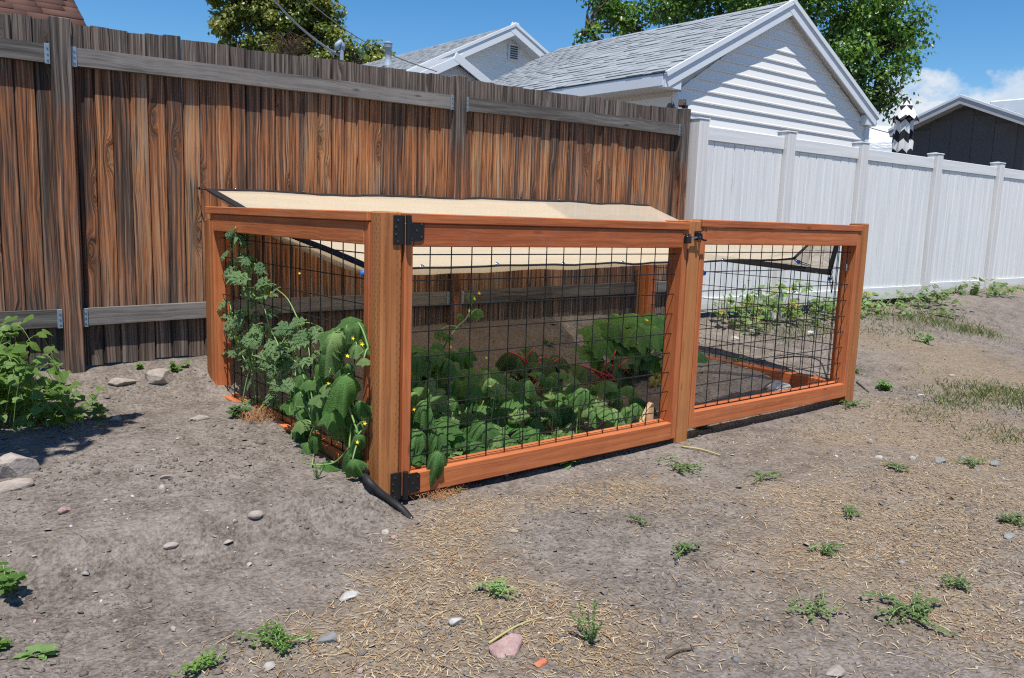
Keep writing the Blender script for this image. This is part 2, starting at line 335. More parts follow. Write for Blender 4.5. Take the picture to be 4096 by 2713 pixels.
stone_mat('brick_red', (.28,.08,.04), (.42,.13,.07), (.48,.2,.12))
# loose soil, straw and pebbles: colour of each piece in an attribute
def piece_mat(name, rough, trans=0):
    t = NT(name); c = t.attr('tint'); MT[name] = t.fin(c, rough)
    if trans: t.translucent(c, trans)
piece_mat('straw_pieces', .6, .15); piece_mat('pebble_pieces', .85); piece_mat('grass_pieces', .5, .3)
t = NT('dirt'); P = t.pos
n1 = t.noise(P, 1.1, 4, .6); n2 = t.noise(P, 9, 5, .62); n3 = t.noise(P, 55, 4, .7); v1 = t.vor(P, 85, 1); v2 = t.vor(P, 34, 1)
f = t.ma('ADD', t.ma('MULTIPLY', n2, .36), t.ma('ADD', t.ma('MULTIPLY', n3, .62), t.ma('MULTIPLY_ADD', n1, .26, -.12)))
c = t.ramp(f, [(.37,(.092,.076,.064)),(.5,(.182,.155,.134)),(.63,(.262,.229,.202))])
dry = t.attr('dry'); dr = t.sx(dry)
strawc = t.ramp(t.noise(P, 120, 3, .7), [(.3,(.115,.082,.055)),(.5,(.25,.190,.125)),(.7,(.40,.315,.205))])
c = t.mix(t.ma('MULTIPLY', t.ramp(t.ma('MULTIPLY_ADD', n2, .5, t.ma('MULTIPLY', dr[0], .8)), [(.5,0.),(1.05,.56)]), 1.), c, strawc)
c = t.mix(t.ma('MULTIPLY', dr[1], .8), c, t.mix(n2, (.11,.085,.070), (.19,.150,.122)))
c = t.mix(t.ramp(v1, [(.0,.35),(.28,0.)]), c, (.30,.27,.245))
hh = t.ma('ADD', t.ma('MULTIPLY', n3, 1.), t.ma('ADD', t.ma('MULTIPLY', v1, -.9), t.ma('MULTIPLY', v2, -.8)))
MT['dirt'] = t.fin(c, .95, t.bump(hh, .85, .009)); t.b.inputs['Specular IOR Level'].default_value = .1
# closed parasol with zigzag stripes
t = NT('chevron_cloth'); P = t.sx(t.obj); an = t.ma('ARCTAN2', P[1], P[0])
tri = t.ma('ABSOLUTE', t.ma('SUBTRACT', t.ma('FRACT', t.ma('MULTIPLY', an, 6/(2*PI))), .5))
q = t.ma('FRACT', t.ma('ADD', t.ma('DIVIDE', P[2], .30), t.ma('MULTIPLY', tri, .55)))
MT['chevron'] = t.fin(t.mix(t.ma('LESS_THAN', q, .5), (.66,.66,.65), (.014,.014,.020)), .75)

# ------------------------------------------------------------------ mesh helpers
class MB:
    def __init__(s): s.v = []; s.f = []
    def add(s, V, F): o = len(s.v); s.v += [tuple(map(float, q)) for q in V]; s.f += [tuple(i+o for i in q) for q in F]; return s
    def box(s, a, b):
        x0,y0,z0 = a; x1,y1,z1 = b
        return s.add([(x0,y0,z0),(x1,y0,z0),(x1,y1,z0),(x0,y1,z0),(x0,y0,z1),(x1,y0,z1),(x1,y1,z1),(x0,y1,z1)],
                     [(0,3,2,1),(4,5,6,7),(0,1,5,4),(1,2,6,5),(2,3,7,6),(3,0,4,7)])
    def cbox(s, a, b, c=.003):
        a = np.array(a, float); b = np.array(b, float); V = []; idx = {}
        for ax in range(3):
            for cor in range(8):
                q = np.array([(b if (cor >> i) & 1 else a)[i] for i in range(3)])
                for i in range(3):
                    if i != ax: q[i] += -c if (cor >> i) & 1 else c
                idx[ax, cor] = len(V); V.append(q)
        F = []
        for ax in range(3):
            u, w = (ax+1) % 3, (ax+2) % 3
            for sgn in (0, 1):
                L = [(sgn << ax)|(i << u)|(j << w) for i, j in ((0,0),(1,0),(1,1),(0,1))]
                q = [idx[ax, k] for k in L]; F.append(q if sgn else q[::-1])
        for ax in range(3):           # edges along axis ax
            u, w = (ax+1) % 3, (ax+2) % 3
            for i in (0, 1):
                for j in (0, 1):
                    k0 = (i << u)|(j << w); k1 = k0|(1 << ax)
                    q = [idx[u,k0], idx[u,k1], idx[w,k1], idx[w,k0]]
                    F.append(q if (i ^ j) else q[::-1])
        for k in range(8):
            q = [idx[0,k], idx[1,k], idx[2,k]]; F.append(q if bin(k).count('1') % 2 else q[::-1])
        return s.add(V, F)
    def prism(s, poly, y0, y1):           # polygon in xz extruded along y
        n = len(poly); V = [(x,y0,z) for x,z in poly]+[(x,y1,z) for x,z in poly]
        return s.add(V, [tuple(range(n)), tuple(range(2*n-1, n-1, -1))]+[(i, n+i, n+(i+1) % n, (i+1) % n) for i in range(n)])
    def tube(s, pts, r, n=6, cap=True):
        pts = [Vector(p) for p in pts]; rs = r if isinstance(r, (list, tuple)) else [r]*len(pts)
        V = []; prev = None
        for i, p in enumerate(pts):
            d = (pts[min(i+1, len(pts)-1)]-pts[max(i-1, 0)]).normalized()
            if prev is None: a = d.orthogonal().normalized()
            else: a = (prev-d*prev.dot(d)); a = a.normalized() if a.length > 1e-6 else d.orthogonal().normalized()
            prev = a; b = d.cross(a)
            for k in range(n):
                t_ = 2*PI*k/n; V.append(p+(a*math.cos(t_)+b*math.sin(t_))*rs[i])
        F = []
        for i in range(len(pts)-1):
            for k in range(n):
                F.append((i*n+k, i*n+(k+1) % n, (i+1)*n+(k+1) % n, (i+1)*n+k))
        if cap: F += [tuple(range(n))[::-1], tuple((len(pts)-1)*n+k for k in range(n))]
        return s.add(V, F)
    def lathe(s, prof, n=16, c=(0,0,0)):
        V = []; F = []
        for r, z in prof:
            for k in range(n): a = 2*PI*k/n; V.append((c[0]+r*math.cos(a), c[1]+r*math.sin(a), c[2]+z))
        for i in range(len(prof)-1):
            for k in range(n): F.append((i*n+k, i*n+(k+1) % n, (i+1)*n+(k+1) % n, (i+1)*n+k))
        return s.add(V, F)
    def mesh(s, name, smooth=False):
        me = bpy.data.meshes.new(name); me.from_pydata(s.v, [], s.f); me.update()
        if smooth: me.polygons.foreach_set('use_smooth', [True]*len(me.polygons))
        return me
def np_mesh(name, V, F, smooth=False, tint=None, tname='tint'):
    me = bpy.data.meshes.new(name); V = np.asarray(V, np.float32); F = np.asarray(F, np.int32); k = F.shape[1]
    me.vertices.add(len(V)); me.vertices.foreach_set('co', V.ravel())
    me.loops.add(F.size); me.loops.foreach_set('vertex_index', F.ravel())
    me.polygons.add(len(F)); me.polygons.foreach_set('loop_start', np.arange(0, F.size, k, dtype=np.int32))
    try: me.polygons.foreach_set('loop_total', np.full(len(F), k, np.int32))
    except Exception: pass
    if smooth: me.polygons.foreach_set('use_smooth', np.ones(len(F), bool))
    me.update(calc_edges=True)
    if tint is not None:
        a = me.color_attributes.new(tname, 'FLOAT_COLOR', 'POINT'); t4 = np.ones((len(V), 4), np.float32); t4[:, :tint.shape[1]] = tint
        a.data.foreach_set('color', t4.ravel())
    me.validate(); return me
def link(name, me, mat=None, parent=None, loc=(0,0,0), rot=None, scale=None):
    o = bpy.data.objects.new(name, me); COL.objects.link(o)
    if mat and me is not None and not me.materials: me.materials.append(MT[mat] if isinstance(mat, str) else mat)
    elif mat and me is not None:
        mm = MT[mat] if isinstance(mat, str) else mat
        if me.materials[0] != mm: o.material_slots[0].link = 'OBJECT'; o.material_slots[0].material = mm
    if parent: o.parent = parent
    o.location = loc
    if rot is not None:
        if isinstance(rot, Quaternion): o.rotation_mode = 'QUATERNION'; o.rotation_quaternion = rot
        else: o.rotation_euler = rot
    if scale is not None: o.scale = scale if hasattr(scale, '__len__') else (scale,)*3
    return o
def tag(o, label, cat, group=None, kind=None):
    if label: o['label'] = label
    if cat: o['category'] = cat
    if group: o['group'] = group
    if kind: o['kind'] = kind
    return o
def thing(name, label, cat, loc=(0,0,0), rz=0, group=None):
    o = link(name, None, loc=loc, rot=(0,0,rz)); return tag(o, label, cat, group)
def V3(p): return Vector((float(p[0]), float(p[1]), float(p[2])))
def align(ydir, zdir):
    y = Vector(ydir).normalized(); z = Vector(zdir); z = (z-y*z.dot(y)).normalized(); x = y.cross(z)
    return Matrix((x, y, z)).transposed().to_quaternion()

# ================================================================== GROUND
def grow(a, b, step, out_lo, out_hi, g=1.13):
    xs = list(np.arange(a, b+1e-6, step)); s = step
    while xs[-1] < out_hi: s *= g; xs.append(xs[-1]+s)
    s = step
    while xs[0] > out_lo: s *= g; xs.insert(0, xs[0]-s)
    return np.array(xs)
STRAW = [(1050,1240,.22,.9),(1000,1490,.33,1.5),(720,1530,.28,1.4),(850,1440,.22,1.1),(1230,1510,.3,1.2),(1350,1440,.2,.5),(1100,1180,.2,.6),(1300,1150,.26,.6),(1480,1130,.25,.7),
 (1750,1020,.3,.5),(2000,1010,.4,.5),(2200,960,.6,.9),(2330,900,.6,1.),(2300,850,.7,.8),(2050,1250,.4,.5),(2200,1150,.6,.6),(1900,1170,.35,.5),(2100,1370,.35,.4),(2300,1450,.4,.5),(1700,1450,.25,.4),
 (2000,770,.6,.5),(2100,850,.6,.35),(1020,1130,.12,.8),(2250,1050,.5,.8),(1600,1250,.25,.3),(1850,1330,.3,.35),(1100,1400,.3,.5),(2360,660,1.2,.9),(2150,740,.8,.45),(1850,1060,.2,.3)]
STRAW_W = [(ground_at(a, b), r, w) for a, b, r, w in STRAW]
def straw_d(x, y):
    d = .04+.07*sm((x-.6)/2.2)
    for c, r, w in STRAW_W: d = d+w*np.exp(-((x-c[0])**2+(y-c[1])**2)/(r*r))
    d = d*(.45+1.3*np.clip(fbm(x, y, 2.6, 3, 77)+.45, 0, 1))
    inside = (x > -.3) & (x < 3.25) & (y > -.04)
    left = (x < -.75+.25*np.clip(-y, 0, 2)) & (y > -1.6)
    return np.clip(np.where(inside, .03, np.where(left, d*.35, d)), 0, 1)
gx = grow(-2.3, 5.6, .0165, -220, 300); gy = grow(-2.45, 2.15, .0165, -160, 300)
GX, GY = np.meshgrid(gx, gy); zz = terr(GX, GY)
far = sm((np.hypot(GX-2, GY)-14)/20); zz = zz*(1-far)+.2*far
V = np.stack([GX.ravel(), GY.ravel(), zz.ravel()], 1); nx, ny = len(gx), len(gy)
I = np.arange(nx*ny).reshape(ny, nx); Fq = np.stack([I[:-1,:-1].ravel(), I[:-1,1:].ravel(), I[1:,1:].ravel(), I[1:,:-1].ravel()], 1)
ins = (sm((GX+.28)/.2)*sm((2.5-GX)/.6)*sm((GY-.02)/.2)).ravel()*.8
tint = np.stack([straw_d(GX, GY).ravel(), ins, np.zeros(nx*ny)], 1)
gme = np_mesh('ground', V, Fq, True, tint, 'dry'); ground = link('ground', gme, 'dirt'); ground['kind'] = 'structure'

def scatter_np(name, tv, tf, P, Q, S, tint, mat, label, cat, kind='stuff', parent=None):
    # template verts tv (n,3), faces tf; positions P (m,3), rotation matrices Q (m,3,3), scales S (m,3)
    m, n = len(P), len(tv)
    W = np.einsum('mij,mnj->mni', Q, tv[None]*S[:, None, :])+P[:, None, :]
    Fs = (tf[None]+(np.arange(m)*n)[:, None, None]).reshape(-1, tf.shape[1])
    me = np_mesh(name, W.reshape(-1, 3), Fs, False, np.repeat(tint, n, 0))
    o = link(name, me, mat, parent); 
    if kind: o['kind'] = kind
    if label: o['label'] = label; o['category'] = cat
    return o
def rot_rand(m, tilt=.4):
    a = NR.uniform(0, 2*PI, m); b = NR.normal(0, tilt, m); c = NR.normal(0, tilt, m)
    ca, sa, cb, sb, cc, sc = np.cos(a), np.sin(a), np.cos(b), np.sin(b), np.cos(c), np.sin(c); z = np.zeros(m); o = np.ones(m)
    Rz = np.stack([ca,-sa,z,sa,ca,z,z,z,o], 1).reshape(m,3,3); Rx = np.stack([o,z,z,z,cb,-sb,z,sb,cb], 1).reshape(m,3,3); Ry = np.stack([cc,z,sc,z,o,z,-sc,z,cc], 1).reshape(m,3,3)
    return Rz@Rx@Ry
def area_pts(n, dens=None, x0=-2.2, x1=7.5, y0=-2.3, y1=1.9, nearbias=True):
    out = []
    while len(out) < n:
        x = NR.uniform(x0, x1, 20000); y = NR.uniform(y0, y1, 20000)
        v = np.stack([x, y, np.zeros_like(x)], 1)-CAM; zc = v@AF; u = np.abs(v@AR/zc*F_PX); keep = (zc > .8) & (u < 2250)
        if nearbias: keep &= NR.uniform(0, 1, 20000) < np.clip((3.2/np.maximum(zc, 1))**1.6, 0, 1)
        if dens is not None: keep &= NR.uniform(0, 1, 20000) < dens(x, y)
        out += list(zip(x[keep], y[keep]))
    return np.array(out[:n])
OCT = np.array([(1,0,0),(0,1,0),(-1,0,0),(0,-1,0),(.1,.1,1),(0,0,-1),(.7,.7,.5),(-.7,.6,.5),(-.6,-.7,.5),(.7,-.6,.5)], float)
OCF = np.array([(4,6,7),(4,7,8),(4,8,9),(4,9,6),(0,1,6),(1,2,7),(2,3,8),(3,0,9),(6,1,7),(7,2,8),(8,3,9),(9,0,6)], int)
P2 = area_pts(24000, lambda x, y: np.clip(.35+1.6*fbm(x, y, 1.7, 3, 5), .05, 1)*np.where((x > -.3)&(x < 3.2)&(y > 0), .6, 1)); m = len(P2)
s = np.exp(NR.normal(-5.7, .5, m)); S = np.stack([s*NR.uniform(.7,1.3,m), s*NR.uniform(.7,1.3,m), s*NR.uniform(.5,.9,m)], 1)
bz = terr(P2[:,0], P2[:,1]); g = NR.uniform(.8, 1.25, (m,1))
scatter_np('soil_clods', OCT, OCF, np.stack([P2[:,0], P2[:,1], bz+S[:,2]*.2], 1), rot_rand(m), S, np.array([[.155,.132,.114]])*g, 'pebble_pieces', 'small grey brown crumbs of dry soil all over the yard', 'soil')
P2 = area_pts(2600, lambda x, y: np.clip(.3+1.5*fbm(x, y, 2.1, 3, 15), .05, 1)); m = len(P2)
s = np.exp(NR.normal(-5.6, .5, m)); S = np.stack([s*NR.uniform(.8,1.4,m), s*NR.uniform(.7,1.1,m), s*NR.uniform(.4,.8,m)], 1)
pc = np.array([(.33,.30,.27),(.42,.41,.39),(.24,.22,.21),(.16,.155,.15),(.36,.27,.23),(.5,.48,.45)])[NR.choice(6, m, p=[.34,.07,.27,.18,.13,.01])]
scatter_np('gravel', OCT, OCF, np.stack([P2[:,0], P2[:,1], terr(P2[:,0], P2[:,1])+S[:,2]*.25], 1), rot_rand(m), S, pc*NR.uniform(.85,1.15,(m,1)), 'pebble_pieces', 'loose pale and grey gravel scattered on the dirt', 'gravel')
# straw: bent flat stalks
a = np.linspace(-1, 1, 5); ST = np.array([(w*.5, t_, .18*(1-t_*t_)+.0) for t_ in a for w in (-1, 1)], float); ST[:,0] += np.repeat(.22*a*a, 2)/.05*.05
STF = np.array([(2*i, 2*i+1, 2*i+3, 2*i+2) for i in range(4)], int)
P2 = area_pts(32000, lambda x, y: straw_d(x, y)**1.7); m = len(P2); L = np.exp(NR.normal(-4.85, .55, m))
S = np.stack([NR.uniform(.0012,.0030,m), L, L*NR.uniform(0,.45,m)], 1)
# the bend offset in x must scale with length, so bake it: widen template per-straw
tv = ST.copy()
sc_ = np.array([(.44,.32,.185),(.54,.42,.26),(.28,.185,.105),(.18,.115,.07),(.60,.50,.34),(.36,.20,.10)])[NR.choice(6, m, p=[.3,.2,.2,.1,.08,.12])]
bend = NR.normal(0, .13, m)*L
Q = rot_rand(m, .10)
W = ST[None]*S[:,None,:]; W[:,:,0] = ST[None,:,0].clip(-.5,.5)*0+np.sign(np.tile([-1,1],5))[None]*.5*S[:,0:1]+bend[:,None]*np.repeat(a*a,2)[None]
W = np.einsum('mij,mnj->mni', Q, W)+np.stack([P2[:,0], P2[:,1], terr(P2[:,0], P2[:,1])+.004], 1)[:,None,:]
Fs = (STF[None]+(np.arange(m)*10)[:,None,None]).reshape(-1,4)
so = link('dry_straw', np_mesh('dry_straw', W.reshape(-1,3), Fs, False, np.repeat(sc_*NR.uniform(.8,1.2,(m,1)),10,0)), 'straw_pieces'); tag(so, 'bits of dry golden straw strewn over the dirt', 'straw', kind='stuff')

# ================================================================== WOODEN FENCE
FY, FYAW, FSL = 2.0126, -.0147, .0102
fence = thing('wooden_fence', 'tall weathered board fence of grey and rust brown planks behind the enclosure', 'fence', (0, FY, 0), FYAW)
x = -3.42; i = 0
plank_meshes = []
for q in range(7):
    w = .0865+.002*(q % 3); mb = MB(); hz = [0, .45, .9, 1.35, 1.76]
    bw = [R_.uniform(-.0015,.0015) for _ in hz]
    V = []; F = []
    for z_, b_ in zip(hz, bw):
        V += [(-w/2+.0058, b_, z_), (-w/2-.002, b_+.017, z_), (w/2+.002, b_+.017, z_), (w/2-.0058, b_, z_)]
    top = len(hz)-1
    V[4*top] = (V[4*top][0], V[4*top][1], 1.76+R_.uniform(-.003,.002)); V[4*top+3] = (V[4*top+3][0], V[4*top+3][1], 1.76+R_.uniform(-.002,.003))
    for j in range(top):
        for c in range(4): F.append((4*j+c, 4*j+(c+1) % 4, 4*j+4+(c+1) % 4, 4*j+4+c))
    F += [(0,1,2,3), (4*top+3,4*top+2,4*top+1,4*top)]
    mb.add(V, [f[::-1] for f in F]); plank_meshes.append((mb.mesh('plank'), w))
while x < 3.71:
    me, w = plank_meshes[R_.randrange(7)]; gap = R_.choice([-.0008,-.0003,.0003,.0006])
    zb = np.interp(x, [-2,0,1.2,2.4,4], [.245,.265,.305,.31,.33]); zt = 2.016+FSL*x
    o = link('plank', me, 'board', fence, (x+w/2, R_.uniform(-.002,.003), zb+R_.uniform(-.01,.004)), (R_.uniform(-.003,.003), (.0028 if abs(x+.34) < .044 else R_.uniform(-.0006,.0006)), R_.uniform(-.022,.022)), (1, 1, (zt-zb+R_.uniform(-.004,.003))/1.76))
    x += w+gap; i += 1
POSTX = [(-3.355,-3.262),(-.964,-.871),(1.425,1.517),(3.705,3.797)]
for a, b in POSTX:
    zt = 2.02+FSL*a
    link('post', MB().cbox((-.0445,-.0445,0),(.0445,.0445,zt-.02), .004).mesh('post'), 'board', fence, ((a+b)/2, -.024, .02))
segs = [(-3.262,-.964),(-.871,1.425),(1.517,3.705)]
for z0, nm in ((1.798,'top'),(.479,'bottom')):
    for a, b in segs:
        L = b-a-.006; mb = MB(); n = 14                      # slightly bowed two-by-four
        for k in range(n):
            pass
        V = []; F = []
        for k in range(n+1):
            t_ = k/n; xx = -L/2+L*t_; bow = .006*math.sin(PI*t_)*R_.uniform(.8,1.2)
            V += [(xx,-.019,-.0445+bow),(xx,.019,-.0445+bow),(xx,.019,.0445+bow),(xx,-.019,.0445+bow+R_.uniform(-.0012,.0012))]
        for k in range(n):
            for c in range(4): F.append((4*k+c, 4*k+4+c, 4*k+4+(c+1) % 4, 4*k+(c+1) % 4))
        F += [(0,1,2,3)[::-1], (4*n,4*n+1,4*n+2,4*n+3)]
        mb.add(V, [f[::-1] for f in F])
        zc = z0+.0445+FSL*(a+b)/2
        link('rail', mb.mesh('rail'), 'grey_rail_x', fence, ((a+b)/2, -.0225, zc), (0, -FSL, 0))
        for e, sg in ((a, 1), (b, -1)):
            if e < -3.3: continue
            br = MB(); br.cbox((-.012,-.003,-.047),(.012,.003,.047), .001).cbox((-.012,-.003,-.050),(.012,.036,-.0472), .0008)
            for zq in (-.03,.03): br.lathe([(0.0001,-.0),(.0045,0),(.0045,.003),(.0001,.004)], 8, (0,0,0)) if False else None
            bo = link('rail_bracket', br.mesh('rail_bracket'), 'galvanised', fence, (e+sg*.013, -.045, zc+FSL*(e-(a+b)/2)))
            for zq in (-.028,.0,.028):
                sc = MB().tube([(0,-.0025,0),(0,-.006,0)], .0045, 8).mesh('screw_head'); link('screw_head', sc, 'galvanised', bo, (0,-.001,zq))

# ================================================================== WHITE VINYL FENCE
WN = (.03, 1, 0); WP = (3.858, 1.866, 0)
wposts = [atP(px, py, WP, WN) for px, py in ((1617,272),(1820,305),(1990,331),(2163,357),(2307,377))]
d = wposts[-1]-wposts[-2]; wposts.append(wposts[-1]+d); wposts.append(wposts[-1]+d)
WZ = 2.005; wyaw = -.03
vf = thing('vinyl_fence', 'white vinyl privacy fence panels with capped posts running right from the wooden fence', 'fence', (WP[0], WP[1], 0), wyaw)
def wl(p): return ((p[0]-WP[0])/math.cos(wyaw))
cap_me = MB().cbox((-.069,-.069,0),(.069,.069,.012), .003).add([(-.066,-.066,.0145),(.066,-.066,.0145),(.066,.066,.0145),(-.066,.066,.0145),(0,0,.026)], [(0,1,4),(1,2,4),(2,3,4),(3,0,4)]).mesh('post_cap')
post_me = MB().cbox((-.0635,-.0635,0),(.0635,.0635,1.96), .006).mesh('post')
lx = [wl(p) for p in wposts]
for q, xx in enumerate(lx):
    z0 = .02; po = link('post', post_me, 'vinyl_post', vf, (xx, 0, z0), None, (1,1,(WZ-.03-z0)/1.96)); link('post_cap', cap_me, 'trim_white', vf, (xx, 0, WZ-.0305))
for q in range(len(lx)-1):
    a, b = lx[q]+.064, lx[q+1]-.064; L = b-a; zt = WZ-.075; zb = .325+.012*q+(.02 if q > 2 else 0)
    link('top_rail', MB().cbox((0,-.025,-.115),(L,.025,0), .004).mesh('top_rail'), 'vinyl_rail', vf, (a, 0, zt))
    link('bottom_rail', MB().cbox((0,-.028,0),(L,.028,.135), .004).mesh('bottom_rail'), 'vinyl_rail', vf, (a, 0, zb))
    n = max(6, round(L/.145)); w = L/n; h_ = zt-.113-(zb+.133)
    pm = MB().cbox((.0022,-.011,0),(w-.0022,.011,h_), .006).mesh('picket')
    for k in range(n): link('picket', pm, 'vinyl', vf, (a+k*w, R_.uniform(-.001,.001), zb+.133))

# ================================================================== ENCLOSURE
PZ = .95
enc = thing('garden_enclosure', 'orange stained timber and black wire enclosure round the vegetable bed', 'enclosure', (0,0,0))
def wire_meshes(nm, L): return MB().tube([(0,0,0),(0,0,L)], .0026, 6).mesh(nm)
WV = wire_meshes('wire', 1.0)
def lum(name, a, b, mat, parent, rot=None):
    a = np.array(a, float); b = np.array(b, float); c = (a+b)/2
    me = MB().cbox(a-c, b-c, .0035).mesh(name)
    return link(name, me, mat, parent, tuple(c), rot)
def post(name, x, y, z0, z1, parent): return link(name, MB().cbox((-.0445,-.0445,0),(.0445,.0445,z1-z0), .006).mesh(name), 'post_stain', parent, (x, y, z0), (R_.uniform(-.003,.003), R_.uniform(-.003,.003), 0))
def panel_x(parent, x0, x1, ztop, zbot, wires_x, zl0, n_h, y=0., cap_lo=None, cap_hi=None):
    """frame in the xz plane: stiles, sandwich rails, cap, wires"""
    sA = lum('stile', (x0,y-.044,zbot+.001),(x0+.038,y+.044,ztop-.0385), 'stain_z', parent)
    sB = lum('stile', (x1-.038,y-.044,zbot+.001),(x1,y+.044,ztop-.0385), 'stain_z', parent)
    lum('top_cap', (cap_lo if cap_lo is not None else x0,y-.052,ztop-.038),(cap_hi if cap_hi is not None else x1,y+.044,ztop), 'stain_x', parent)
    a, b = x0+.0385, x1-.0385
    lum('top_rail', (a,y-.0455,ztop-.128),(b,y-.0075,ztop-.039), 'stain_x', parent); lum('top_rail', (a,y+.0075,ztop-.126),(b,y+.0425,ztop-.039), 'stain_x', parent)
    lum('bottom_rail', (a,y-.0455,zbot),(b,y-.0075,zbot+.089), 'stain_x', parent); lum('bottom_rail', (a,y+.0075,zbot),(b,y+.0425,zbot+.094), 'stain_x', parent)
    for wx in wires_x: link('wire', WV, 'wire_black', parent, (wx, y, zbot+.03), (0,0,0), (1,1,ztop-.06-zbot-.03))
    for j in range(n_h):
        z = zl0-j*.1016
        if z < zbot+.05: break
        link('wire', WV, 'wire_black', parent, (x0+.02, y-.004, z), (0, PI/2, 0), (1,1,x1-x0-.04))
def panel_y(parent, y0, y1, ztop, zbot, wires_y, zl0, n_h, xc, cap_lo, cap_hi, outer, yaw=0.):
    before = set(bpy.data.objects.keys())
    """side frame in the yz plane; outer = -1 when the outside faces -x"""
    lum('stile', (xc-.044,y0,zbot+.001),(xc+.044,y0+.038,ztop-.0385), 'stain_z', parent)
    lum('stile', (xc-.044,y1-.038,zbot+.001),(xc+.044,y1,ztop-.0385), 'stain_z', parent)
    lum('top_cap', (xc-.044-(.009 if outer < 0 else 0),cap_lo,ztop-.038),(xc+.044+(.009 if outer > 0 else 0),cap_hi,ztop), 'stain_y', parent)
    a, b = y0+.0385, y1-.0385
    for sg in (-1, 1):
        lo, hi = sorted((sg*.0075, sg*.0445))
        lum('top_rail', (xc+lo,a,ztop-.128),(xc+hi,b,ztop-.039), 'stain_y', parent); lum('bottom_rail', (xc+lo,a,zbot),(xc+hi,b,zbot+.089), 'stain_y', parent)
    for wy in wires_y: link('wire', WV, 'wire_black', parent, (xc, wy, zbot+.03), (0,0,0), (1,1,ztop-.06-zbot-.03))
    for j in range(n_h):
        z = zl0-j*.1016
        if z < zbot+.05: break
        link('wire', WV, 'wire_black', parent, (xc-.004*outer, y0+.02, z), (-PI/2, 0, 0), (1,1,y1-y0-.04))
    if yaw:
        c_, s_ = math.cos(yaw), math.sin(yaw)
        for k in set(bpy.data.objects.keys())-before:
            o = bpy.data.objects[k]; dx, dy = o.location.x-xc, o.location.y-y0
            o.location.x, o.location.y = xc+c_*dx-s_*dy, y0+s_*dx+c_*dy; o.rotation_euler.z += yaw
cp = post('post', -.2015, -.0005, -.25, 1.113, enc); cp['label'] = 'front corner post with punched preservative slots'
post('post', 1.566, .0005, -.25, 1.122, enc); post('post', 3.236, .0, -.25, 1.142, enc)
post('post', -.236, 1.796, -.1, 1.045, enc); post('post', 3.236, 1.796, -.1, 1.10, enc)
# fixed front panel right of the gate
wx2 = [1.70+.1016*k for k in range(15)]
panel_x(enc, 1.6145, 3.187, 1.128, .028, [q for q in wx2 if q < 3.14], .958, 10, 0., 1.612, 3.19)
# left and right sides (left side is slightly out of square)
wy = [.1316+.1016*k for k in range(16)]
panel_y(enc, .048, 1.748, 1.112, .012, wy, .947, 10, -.2035, .046, 1.80, -1, .0175)
panel_y(enc, .048, 1.748, 1.125, .02, wy, .955, 10, 3.236, .046, 1.80, 1)
# gate
gate = thing('enclosure_gate', 'orange timber gate with black wire grid hung on the front corner post', 'gate', (0,0,0))
panel_x(gate, -.143, 1.510, 1.110, -.008, [.1016*k for k in range(15)], .95, 10, 0., -.118, 1.512)
link('wedge_block', MB().prism([(-.085,0),(.02,0),(.02,.115),(.0,.125)], -.018, .018).mesh('wedge_block'), 'raw_wood', gate, (1.425, .068, .075), (0,0,0), .78)
def hinge(zc, flip=False):
    h_ = link('hinge', MB().cbox((-.062,-.0035,-.055),(-.012,0,.055), .001).mesh('hinge'), 'black_steel', gate, (-.135, -.0465, zc))
    lf = MB(); lf.prism([(.008,-.041),(.060,-.041),(.071,-.034),(.074,-.026),(.074,.026),(.071,.034),(.060,.041),(.008,.041)], -.0035, 0); link('hinge_leaf', lf.mesh('hinge_leaf'), 'black_steel', h_, (0,-.0005,0))
    link('hinge_knuckle', MB().tube([(0,-.012,-.056),(0,-.012,.056)], .0115, 12).mesh('hinge_knuckle'), 'black_steel', h_, (-.001,0,0))
    for q in ((-.044,.037),(-.053,.012),(-.053,-.015),(-.044,-.042),(.016,.030),(.016,-.031),(.038,0),(.060,.024),(.060,-.024)):
        link('screw_head', MB().tube([(0,0,0),(0,-.003,0)], .0045, 8).mesh('screw_head'), 'screw', h_, (q[0],-.0035,q[1]))
hinge(1.045); hinge(.042)
# latch: striker on the gate, catch on the post
la = link('latch_striker', MB().cbox((-.018,-.026,-.026),(.018,0,.012), .004).cbox((-.016,-.020,.013),(.016,-.002,.022), .003).mesh('latch_striker'), 'black_steel', gate, (1.489, -.0465, 1.032))
link('latch_bar', MB().tube([(.012,-.016,.0),(.085,-.020,.008)], .0055, 8).mesh('latch_bar'), 'chrome', la)
lc = link('latch_catch', MB().cbox((-.022,-.006,-.018),(.026,0,.024), .002).cbox((-.020,-.030,-.022),(-.008,-.006,.018), .002).cbox((.006,-.026,-.010),(.016,-.006,.014), .002).mesh('latch_catch'), 'black_steel', enc, (1.575, -.0447, 1.045))
link('latch_lever', MB().tube([(0,-.024,-.012),(.030,-.026,-.022),(.046,-.026,-.022)], .005, 6).tube([(.02,-.012,.02),(.034,-.014,.036)], .003, 6).mesh('latch_lever'), 'black_steel', lc)
link('cable_loop', MB().tube([(.034+.006*math.cos(t_*PI/4),-.014,.040+.007*math.sin(t_*PI/4)) for t_ in range(9)], .0015, 5).mesh('cable_loop'), 'black_steel', lc)
